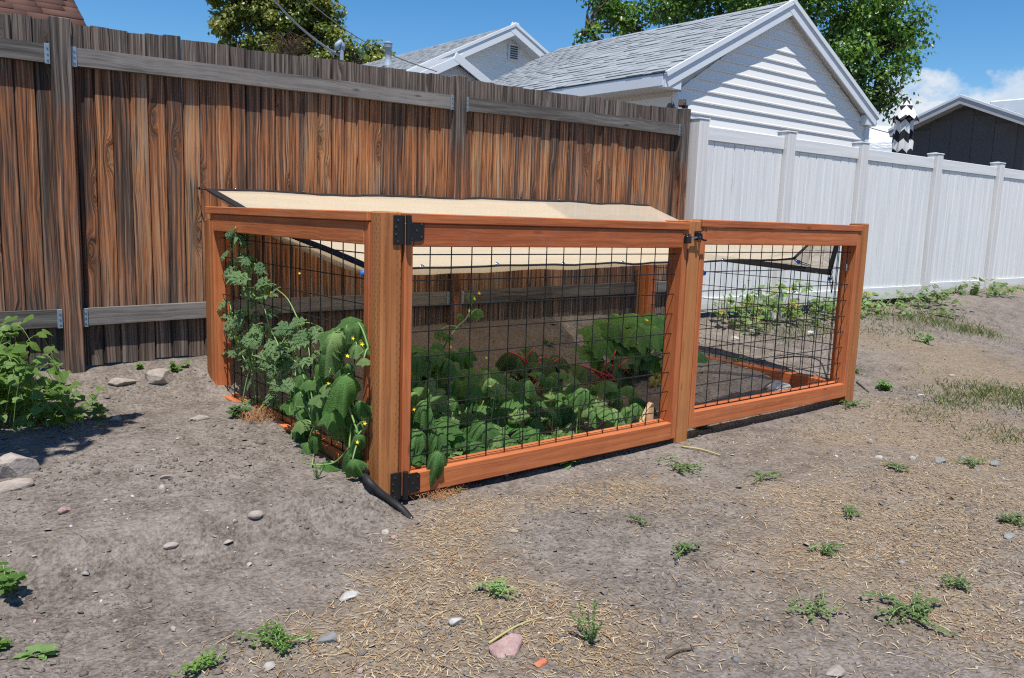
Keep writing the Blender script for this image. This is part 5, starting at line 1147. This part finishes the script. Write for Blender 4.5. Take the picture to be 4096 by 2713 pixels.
# ---- generic weeds: one foliage mesh per plant
def foliage_mesh(name, specs):
    """specs: (pos, tip, normal, size, proto) merged into one mesh"""
    V = []; F = []; o = 0
    for p, tip, n_, s_, me in specs:
        q = align(tip, n_); vs = [q @ (v.co*s_)+Vector(p) for v in me.vertices]; V += [tuple(v) for v in vs]; F += [tuple(i+o for i in pl.vertices) for pl in me.polygons]; o += len(vs)
    m_ = bpy.data.meshes.new(name); m_.from_pydata(V, [], F); m_.update(); m_.polygons.foreach_set('use_smooth', [True]*len(m_.polygons)); return m_
def weed(px, py, size, kind, mat, label, at_=None, n=None, name='weed'):
    b = ground_at(px, py) if at_ is None else np.array(at_); w = thing(name, label, 'weed', tuple(b), 0, 'weeds growing in the dirt'); sp = []; ps = []
    size *= .62
    def G(x, y): return gz(b[0]+x, b[1]+y)-b[2]
    if kind == 'rosette':
        for k in range(n or 26):
            a_ = R_.uniform(0, 2*PI); L = size*R_.uniform(.35,.6); sp.append(((.01*math.cos(a_),.01*math.sin(a_),.006), (math.cos(a_),math.sin(a_),R_.uniform(.1,.9)), (-math.cos(a_)*.4,-math.sin(a_)*.4,1), L, R_.choice(LANCE)))
    elif kind == 'sprawl':
        for k in range(int((n or 11)*.8)):
            a_ = R_.uniform(0, 2*PI); L = size*R_.uniform(.2,.85); p_ = [(0,0,.005)]
            for j in range(1, 6):
                x, y = L*j/5*math.cos(a_+.06*j), L*j/5*math.sin(a_+.06*j)*.8; z_ = G(x,y)+.012+.02*R_.random(); p_.append((x,y,z_))
                for s2 in (-1, 1, 0, .5): sp.append(((x+R_.gauss(0,.008),y+R_.gauss(0,.008),z_), (math.cos(a_+s2*1.2),math.sin(a_+s2*1.2),R_.uniform(-.1,.6)), (R_.uniform(-.4,.4),R_.uniform(-.4,.4),1), size*R_.uniform(.025,.05)+.005, R_.choice(HEART)))
            ps.append(p_)
    elif kind == 'feather':
        for k in range(n or 9):
            a_ = R_.uniform(0, 2*PI); L = size*R_.uniform(.5,1.1); lean = R_.uniform(.1,.6); p_ = [(0,0,0)]
            for j in range(1, 9):
                t_ = j/8; x, y, z_ = L*lean*t_*math.cos(a_), L*lean*t_*math.sin(a_), L*t_*(1-.25*lean); p_.append((x,y,z_))
                for s2 in range(4):
                    c_ = R_.uniform(0, 2*PI); sp.append(((x,y,z_), (math.cos(c_),math.sin(c_),.6), (R_.uniform(-1,1),R_.uniform(-1,1),1), size*R_.uniform(.05,.09), R_.choice(THIN)))
            ps.append(p_)
    elif kind == 'leafy':
        for k in range(n or 8):
            a_ = R_.uniform(0, 2*PI); L = size*R_.uniform(.5,1.); lean = R_.uniform(.2,.9); p_ = [(0,0,0)]
            for j in range(1, 7):
                t_ = j/6; x, y, z_ = L*lean*t_*math.cos(a_), L*lean*t_*math.sin(a_), L*t_*(1-.5*lean*t_); z_ = max(z_, G(x,y)+.01); p_.append((x,y,z_))
                for s2 in (0, 1):
                    c_ = a_+R_.uniform(-1.6,1.6); sp.append(((x,y,z_), (math.cos(c_),math.sin(c_),R_.uniform(-.3,.4)), (R_.uniform(-.6,.3),-.4,1), R_.uniform(.022,.042)*(.6+size), R_.choice(HEART)))
            ps.append(p_)
    fo = link('foliage', foliage_mesh('foliage', sp), mat, w); fo['kind'] = 'stuff'
    if ps:
        mb = MB()
        for p_ in ps: mb.tube(p_, .0014+.002*size, 4)
        link('stem', mb.mesh('stem'), 'stem_green', w)
    return w
weed(1310,1072,.22,'rosette','leaf_pale','bright green rosette weed at the foot of the gate rail')
weed(1047,1136,.07,'rosette','leaf_bind','tiny green weed under the gate beside the hinge')
weed(735,1108,.11,'feather','leaf_dull','small upright weed on dirt left of the corner post')
weed(553,965,.13,'leafy','leaf_dull','small leafy weed by the foot of the left side panel')
weed(640,1497,.22,'sprawl','leaf_bind','broad green weed in the straw at bottom left of centre', n=14)
weed(470,1552,.18,'sprawl','leaf_bind','green creeping weed at the bottom edge of the photo')
weed(85,1515,.12,'rosette','leaf_pale','pale dandelion like weed near the lower left corner', n=16)
weed(1150,1372,.19,'sprawl','leaf_pale','flat yellow green weed in the dirt in front of the gate', n=12)
weed(1365,1490,.20,'feather','leaf_dull','tall feathery weed right of the pink stone')
weed(1590,1280,.22,'sprawl','leaf_dull','sprawling green weed on bare dirt in the middle foreground')
weed(1575,1085,.34,'sprawl','leaf_dull','wide flat weed patch in front of the middle post', n=16)
weed(1760,1110,.24,'sprawl','leaf_dull','flat weed patch in front of the fixed panel')
weed(1965,1190,.14,'sprawl','leaf_dull','small dark weed tuft in the right foreground dirt')
weed(2105,1420,.34,'sprawl','leaf_dull','large creeping weed in the lower right foreground', n=18)
weed(1890,1420,.2,'sprawl','leaf_dull','creeping weed just left of the large lower right one')
weed(2045,902,.16,'leafy','leaf_bind','bushy green weed on dirt right of the far front post', n=14)
weed(1965,938,.28,'sprawl','leaf_dull','creeping green weed at the foot of the far front post', n=16)
weed(1918,925,.12,'feather','leaf_dull','thin weed growing against the fixed panel bottom rail', n=4)
weed(2075,1088,.2,'sprawl','leaf_dull','flat weed among straw at right of centre')
weed(1905,1275,.18,'sprawl','leaf_dull','small flat weed in straw at right foreground')
weed(2250,1075,.24,'sprawl','leaf_dull','flat weed patch among stones at the right')
weed(2340,1210,.24,'sprawl','leaf_dull','flat weed patch at the right edge of the photo')
weed(2215,1360,.14,'sprawl','leaf_dull','small weed right of the large creeping one')
weed(410,858,.13,'leafy','leaf_bind','small green sprout behind the pale wedge stone', n=5)
weed(325,850,.06,'leafy','leaf_bind','tiny green sprout under the fence boards at left', n=3)
weed(15,1370,.20,'leafy','leaf_bind','green leafy weed at the left edge of the photo', n=6)
weed(-5,1500,.10,'leafy','leaf_bind','leafy weed cut off at the lower left edge', n=4)
weed(1480,1210,.12,'sprawl','leaf_dull','tiny flat weed in the dirt left of the middle weed', n=6)
weed(1980,860,.16,'sprawl','leaf_dull','low green weed tucked behind the far front post', n=10)
weed(2140,795,.22,'leafy','leaf_pale','pale green weed on the bare slope at right', n=12)
def inner(px, py, Y, size, kind, mat, label, n=None):
    p = atY(px, py, Y); p[2] = gz(p[0], p[1]); return weed(0, 0, size, kind, mat, label, p, n)
inner(1620,945,.10,.13,'leafy','leaf_bind','small yellow flowering weed inside the fixed panel by the middle post', 10)
inner(1700,850,.9,.28,'sprawl','leaf_dull','low weed on shaded soil inside the fixed panel', 10)
inner(1900,870,.35,.18,'sprawl','leaf_bind','low green weed inside the right front corner of the enclosure', 9)
inner(1815,850,.55,.16,'sprawl','leaf_bind','low green weed behind the white rock in the enclosure', 8)
inner(660,820,1.2,.22,'leafy','leaf_pale','pale leafy weed inside the left wires near the fence', 8)
inner(1270,760,1.7,.10,'leafy','leaf_bind','small sprout on the soil bank inside by the fence', 4)
# grassy weeds inside along the gate rail
b = ground_at(*z8(850,1300)); gw = thing('grassy_weed', 'mat of bright narrow leaved weeds inside along the gate rail', 'weed', tuple(b)); sp = []
for k in range(520):
    p = atY(*z8(R_.triangular(480,1220,880), R_.uniform(1250,1350)), R_.uniform(.06,.22)); z0 = gz(p[0],p[1]); a_ = R_.uniform(0, 2*PI)
    sp.append((V3((p[0],p[1],z0+R_.uniform(.0,.06)))-gw.location, (math.cos(a_),math.sin(a_),R_.uniform(.2,1.4)), (R_.uniform(-1,1),R_.uniform(-1,1),1), R_.uniform(.04,.075), R_.choice(LANCE)))
fo = link('foliage', foliage_mesh('foliage', sp), 'leaf_pale', gw); fo['kind'] = 'stuff'

# ---- heart leaved bush against the fence at the left
def vine_bush(name, label, cat, base, box, n_stem, n_leaf, size, mats, seed, group=None, stem_mat='stem_green', extra=0):
    """arching stems inside a box (x0,x1,y0,y1,z1 above ground) carrying leaf objects"""
    rr = random.Random(seed); o = thing(name, label, cat, base, 0, group); paths = []; nodes = []
    for k in range(n_stem):
        x = rr.uniform(box[0], box[1]); y = rr.uniform(box[2], box[3]); z0 = gz(x,y); top = z0+box[4]*rr.uniform(.35,1.)*(1-.55*abs((x-(box[0]+box[1])/2)/(box[1]-box[0])*2)**3); dx, dy = rr.uniform(-.18,.18), rr.uniform(-.25,.05)
        pts = [np.array([x,y,z0]), np.array([x+dx*.3,y+dy*.3,z0+(top-z0)*.75]), np.array([x+dx*.75,y+dy*.7,top]), np.array([x+dx*1.1,y+dy*1.1,max(gz(x+dx,y+dy)+.02, top-box[4]*.25)])]
        paths.append(pts); nodes += [lerp(pts[1],pts[2],rr.random()) for _ in range(3)]+[lerp(pts[2],pts[3],rr.random()) for _ in range(4)]+[lerp(pts[0],pts[1],rr.uniform(.3,1)) for _ in range(2)]
    for k in range(n_leaf):
        p = nodes[rr.randrange(len(nodes))]+np.array([rr.gauss(0,.022),rr.gauss(0,.022),rr.gauss(0,.02)]); p[2] = max(p[2], gz(p[0],p[1])+.012)
        a_ = rr.uniform(0, 2*PI); leaf(o, HEART[rr.randrange(4)], mats[rr.randrange(len(mats))], p, (math.cos(a_),math.sin(a_)-.3,rr.uniform(-.7,.3)), (rr.uniform(-.5,.4),rr.uniform(-.9,0),1), size*rr.uniform(.6,1.25))
    if extra:
        sp = []
        for k in range(extra):
            p = nodes[rr.randrange(len(nodes))]+np.array([rr.gauss(0,.035),rr.gauss(0,.035),rr.gauss(0,.03)]); p[2] = max(p[2], gz(p[0],p[1])+.012); a_ = rr.uniform(0, 2*PI)
            sp.append((V3(p)-o.location, (math.cos(a_),math.sin(a_)-.3,rr.uniform(-.7,.3)), (rr.uniform(-.5,.4),rr.uniform(-.9,0),1), size*rr.uniform(.5,1.), HEART[rr.randrange(4)]))
        fo = link('foliage', foliage_mesh('foliage', sp), mats[0], o); fo['kind'] = 'stuff'
    stems(o, paths, .0019, stem_mat); return o
bb = ground_at(100,940)
vine_bush('bindweed_bush', 'heart leaved green bush sprawling against the fence at the left edge', 'bush', tuple(bb), (-1.75,-1.14,1.42,1.88,.43), 84, 290, .064, ['leaf_bind','leaf_bind','leaf_bind','leaf_pale'], 3, None, 'stem_green', 500)
vine_bush('bindweed_bush', 'low trailing runners of heart shaped leaves right of the left bush', 'bush', tuple(ground_at(190,930)), (-1.2,-1.0,1.40,1.75,.16), 18, 70, .05, ['leaf_bind','leaf_bind','leaf_pale'], 4, None, 'stem_green', 60)
# shrub just outside the frame whose branch shades the dirt at the left
sh = thing('leafy_tree', 'leafy young tree just outside the left edge whose branch shades the dirt', 'tree', (-2.7,-.1,gz(-2.7,-.1)))
stems(sh, [[(-2.7,-.1,gz(-2.7,-.1)), (-2.65,.0,1.2), (-2.55,.1,2.2), (-2.4,.2,3.0)], [(-2.58,.08,2.0), (-2.2,.3,2.35), (-1.7,.5,2.45)], [(-2.2,.3,2.35), (-1.9,.2,2.5), (-1.6,.25,2.55)]], .03, 'bark', 'trunk', .25)
sp = []
for c, r in (((-1.62,.52,2.42),(.30,.20,.10)),((-1.85,.32,2.5),(.3,.28,.12)),((-2.3,.25,2.8),(.4,.4,.35)),((-1.42,.60,2.45),(.14,.07,.05))):
    for k in range(210):
        d = Vector((R_.gauss(0,1),R_.gauss(0,1),R_.gauss(0,1))).normalized()*R_.random()**.4; a_ = R_.uniform(0, 2*PI)
        sp.append((Vector((c[0]+d.x*r[0], c[1]+d.y*r[1], c[2]+d.z*r[2]))-sh.location, (math.cos(a_),math.sin(a_),-.3), (d.x,d.y,1), R_.uniform(.06,.09), R_.choice(HEART)))
fo = link('foliage', foliage_mesh('foliage', sp), 'leaf_bind', sh); fo['kind'] = 'stuff'
# ---- plants along the white fence seen through the fixed panel
for i, (x0, x1, h_, nl, lab) in enumerate(((4.05,4.75,.34,85,'yellowing leafy vine under the first white fence panel'),(4.7,5.25,.40,85,'taller leafy vine round the second white fence post'),(5.3,6.0,.28,80,'leafy weeds under the second white fence panel'),(6.0,6.8,.22,60,'dry yellow weeds under the white fence behind the far post'))):
    vine_bush('fence_vine', lab, 'vine', ((x0+x1)/2, 1.7, gz((x0+x1)/2, 1.7)), (x0,x1,1.45,1.84,h_), 26, nl, .06, ['leaf_bind','leaf_pale','leaf_bind','leaf_pale','leaf_yellow'] if i < 3 else ['leaf_pale','leaf_bind','leaf_yellow'], 20+i, 'vines along the white fence', 'stem_straw', 110)
for i, (x0, x1, h_, nl, lab) in enumerate(((7.2,7.9,.26,60,'tall green weeds against the white fence right of the enclosure'),(8.6,9.1,.20,40,'leafy green clump at the white fence base farther right'),(10.6,11.4,.26,45,'weedy clump at the white fence at far right'))):
    vine_bush('fence_weed', lab, 'weed', ((x0+x1)/2, 1.6, gz((x0+x1)/2, 1.6)), (x0,x1,1.2,1.78,h_), 34, nl, .075, ['leaf_dull','leaf_bind','leaf_pale'], 40+i, 'weeds along the white fence', 'stem_straw', 60)
# ---- grass patches
GR = [(2060,690,.55,260,.16),(2110,735,.6,240,.11),(2170,745,.5,200,.10),(2250,770,.35,160,.14),(2330,640,.9,260,.14),(2300,905,.45,420,.07),(2220,920,.35,220,.06),(2360,930,.4,260,.07),(2060,760,.5,160,.08),(2010,700,.3,140,.2),(2130,960,.25,90,.05),(2330,1010,.25,120,.06),(2210,940,.3,150,.05),(1800,770,.4,120,.12),(1900,765,.4,120,.12)]
P = []; dirs = []; Ls = []; cols = []
for px, py, r, n, L in GR:
    c = ground_at(px, py)
    for k in range(int(n*1.7)):
        x = c[0]+NR.normal(0, r*.5); y = min(c[1]+NR.normal(0, r*.4), 1.86); P.append((x, y, gz(x,y))); a_ = NR.uniform(0, 2*PI); ln = NR.uniform(.2,1.1); dirs.append((math.cos(a_)*ln, math.sin(a_)*ln, 1)); Ls.append(L*NR.uniform(.3,.85))
        cols.append(((.09,.16,.04),(.14,.20,.06),(.20,.23,.08),(.34,.29,.11))[NR.choice(4, p=[.4,.3,.2,.1])])
P = np.array(P); D_ = np.array(dirs); D_ /= np.linalg.norm(D_, axis=1, keepdims=True); Ls = np.array(Ls); m = len(P); sd = np.cross(D_, np.array([[.3,.5,.8]])+NR.normal(0,.3,(m,3))); sd /= np.linalg.norm(sd, axis=1, keepdims=True)
bendv = np.stack([D_[:,0], D_[:,1], -.5*np.ones(m)], 1)*Ls[:,None]*.25; w_ = (.0035+.01*Ls)[:,None]*.6
V = np.stack([P-sd*w_, P+sd*w_, P+D_*Ls[:,None]*.6+sd*w_*.8, P+D_*Ls[:,None]*.6-sd*w_*.8, P+D_*Ls[:,None]+bendv], 1)
F1 = np.array([(0,1,2),(0,2,3),(3,2,4)]); Fs = (F1[None]+(np.arange(m)*5)[:,None,None]).reshape(-1,3)
tag(link('grass', np_mesh('grass', V.reshape(-1,3), Fs, False, np.repeat(np.array(cols),5,0)), 'grass_pieces'), 'patches of short green grass on the slope at the right', 'grass', kind='stuff')
# ---- rusty dry root tufts
def roots_tuft(px, py, r, h_, label):
    b = ground_at(px, py); mb = MB()
    for k in range(260):
        a_ = R_.uniform(0, 2*PI); q = r*math.sqrt(R_.random()); x, y = q*math.cos(a_), .55*q*math.sin(a_); z0 = gz(b[0]+x,b[1]+y)-b[2]; L = R_.uniform(.02,.06); c_ = R_.uniform(0, 2*PI)
        mb.tube([(x,y,z0), (x+.5*L*math.cos(c_),y+.5*L*math.sin(c_),z0+h_*R_.uniform(.3,1)), (x+L*math.cos(c_+.8),y+L*math.sin(c_+.8),z0+h_*R_.uniform(0,.7))], .0009, 3, False)
    tag(link('dry_roots', mb.mesh('dry_roots'), 'dry_rust', None, tuple(b)), label, 'dry roots', kind='stuff')
simple('dry_rust', (.33,.165,.075), .85, 0, .3, 40)
roots_tuft(620,965,.13,.05,'rusty brown tangle of dry roots at the left side panel'); roots_tuft(1005,1140,.12,.035,'rusty brown dry roots under the gate hinge')

# ================================================================== STONES, HOSE, STICKS
def ico(sub=2):
    import bmesh
    bm = bmesh.new(); bmesh.ops.create_icosphere(bm, subdivisions=sub, radius=1); v = np.array([q.co[:] for q in bm.verts]); f = [tuple(x.index for x in q.verts) for q in bm.faces]; bm.free(); return v, f
IV, IF = ico(3)
def rock(px, py, sx, sy, sz, mat, label, ang=.5, rz=0., at_=None, sink=.35, name='stone', seed=None):
    b = ground_at(px, py) if at_ is None else np.array(at_); rr = np.random.RandomState(seed if seed is not None else int(px*7+py)); v = IV.copy()
    for k in range(int(5+ang*14)):                     # knock flat faces off
        n = rr.normal(0, 1, 3); n /= np.linalg.norm(n); d = rr.uniform(.55,.9) if ang > .3 else rr.uniform(.85,.98); t_ = v@n; v = v-np.outer(np.clip(t_-d, 0, None), n)
    v = v*(1+.08*(vnoise(v[:,0]*2.5+7, v[:,1]*2.5+v[:,2]*2.1, int(px))-.5)[:,None]); v = v*np.array([sx/2,sy/2,sz/2])
    mb = MB(); mb.add(v, IF); o = link(name, mb.mesh(name, ang < .3), mat, None, (b[0], b[1], b[2]+sz/2*(1-2*sink)), (rr.uniform(-.1,.1), rr.uniform(-.1,.1), rz)); return tag(o, label, 'stone', 'stones lying on the dirt')
rock(365,880,.17,.12,.11,'stone_tan','pale wedge shaped stone by the fence, right of the flat one',.6)
rock(280,885,.15,.10,.06,'stone_tan','flat tan stone by the fence beside the leafy bush',.6,sink=.45)
rock(38,1095,.16,.12,.13,'stone_tan','large rounded tan rock at the left edge',.45)
rock(25,1128,.15,.10,.06,'stone_tan','low tan stone half buried below the large left rock',.4,sink=.45)
rock(590,1193,.056,.045,.030,'stone_tan','smooth oval pebble on bare dirt left of the hose',.1)
rock(375,1138,.028,.028,.045,'stone_tan','small upright grey pebble on the left dirt',.2)
rock(1175,1500,.125,.09,.05,'stone_pink','angular pinkish flat stone in the straw at bottom centre',.8,.2)
rock(1248,1535,.05,.03,.02,'brick_red','small red brick chip near the bottom edge',.8)
rock(808,1383,.07,.045,.03,'stone_pale','rough pale stone in dirt in front of the corner post',.6)
rock(1055,1440,.05,.04,.03,'stone_pale','pale crumbly stone left above the pink stone',.6)
rock(758,1480,.07,.05,.03,'stone_grey','grey flat stone in the straw at bottom left',.6)
rock(462,970,.09,.06,.04,'stone_tan','small pale stone on dirt behind the smooth ones',.6)
rock(268,972,.05,.04,.03,'stone_tan','small pale stone right of the shadow at left',.6)
rock(395,1263,.05,.03,.02,'stone_tan','small pale pebble low on the left dirt',.3)
rock(150,1183,.05,.04,.03,'stone_pink','small pinkish stone on the left dirt',.6)
rock(385,1105,.05,.035,.025,'stone_tan','tan pebble in the middle of the left dirt',.5)
rock(912,1245,.03,.025,.02,'stone_pink','pink pebble beside the end of the hose',.5)
rock(890,1232,.03,.025,.02,'stone_pale','white pebble beside the hose end',.5)
rock(1190,1230,.04,.03,.02,'stone_tan','tan flat pebble in front of the gate',.5)
rock(2170,1068,.09,.06,.035,'stone_grey','flat grey stone among straw at right',.6)
rock(2298,1075,.06,.05,.05,'stone_grey','grey pointed stone among straw near the right edge',.6)
rock(2030,1058,.06,.035,.02,'stone_pale','pale flat stone in front of the right weeds',.5)
rock(2110,1062,.05,.035,.03,'stone_pale','white stone beside the flat grey one at right',.6)
rock(2225,1062,.05,.04,.03,'stone_grey','small grey stone between the two larger right stones',.6)
rock(2010,1025,.03,.03,.04,'stone_pale','small pale upright stone right of the far post',.5)
rock(2200,870,.07,.045,.03,'stone_tan','tan oval stone on the bare dirt slope at right',.2)
rock(2130,918,.06,.05,.04,'stone_pale','pale stone beside the bushy weed at right',.5)
rock(2330,1240,.07,.04,.02,'stone_grey','dark grey flat stone at the right edge',.6)
rock(2262,1088,.035,.025,.02,'stone_grey','small dark stone just left of the pointed grey one',.5)
rock(1930,1555,.07,.045,.03,'stone_tan','tan stone at the bottom edge right of centre',.5)
rock(2033,1268,.03,.02,.02,'stone_grey','small black stone in the right foreground straw',.6)
p = atY(1803,890,.28); p[2] = gz(p[0],p[1]); rock(0,0,.19,.15,.13,'stone_white','big white and grey rock inside the fixed panel',.5,at_=p,sink=.2,seed=5)
p = atY(1872,790,1.2); p[2] = gz(p[0],p[1]); rock(0,0,.12,.06,.05,'stone_white','bright white stone on soil behind the right side panel',.5,at_=p,seed=6)
p = atY(1700,792,1.3); p[2] = gz(p[0],p[1]); rock(0,0,.10,.07,.05,'stone_pale','pale stone on soil seen through the fixed panel',.5,at_=p,seed=7)
# hose
hp = [atY(872,1058,.25), atY(838,1078,.02)]+[ground_at(q[0],q[1])+np.array([0,0,z_]) for q, z_ in (((824,1084),.026),((843,1116),.024),((873,1147),.020),((903,1169),.018),((930,1186),.012),((955,1201),-.016))]
for q in hp[:2]: q[2] = gz(q[0],q[1])+.035
ho = thing('irrigation_hose', 'thick black irrigation hose coming out under the corner post into the dirt', 'hose', tuple(hp[2])); stems(ho, [hp], .0165, 'hose_black', 'pipe', .95)
q = [atY(1790,838,.75), atY(1850,828,.55), atY(1895,838,.42), atY(1915,868,.3)]
for i_, h_ in zip(range(4), (.02,.10,.12,.01)): q[i_][2] = gz(q[i_][0],q[i_][1])+h_
dl = thing('drip_line', 'thin black drip line arching inside the fixed panel', 'hose', tuple(q[0])); stems(dl, [q], .0055, 'hose_black', 'pipe', 1)
def stick(a, b_, r, mat, label):
    p, q = ground_at(*a), ground_at(*b_); m_ = lerp(p,q,.5); m_[2] = gz(m_[0],m_[1]); o = thing('stick', label, 'stick', tuple(p), 0, 'sticks lying on the dirt'); stems(o, [[p+np.array([0,0,r]), m_+np.array([.006,.004,r*1.6]), q+np.array([0,0,r])]], r, mat, 'twig', .6)
stick((1980,885),(2008,908),.006,'bark','brown stick lying by the far front post'); stick((1540,1525),(1598,1505),.0045,'bark','short grey brown twig at the bottom right of centre'); stick((1575,1035),(1665,1055),.006,'stem_straw','pale curved straw stalk in front of the middle post')
for a, b_, lab in (((1130,1490),(1250,1430),'long pale dry stalk leaning above the pink stone'),((1115,1460),(1100,1425),'short pale dry stalk standing left above the pink stone')): stick(a, b_, .004, 'stem_straw', lab)
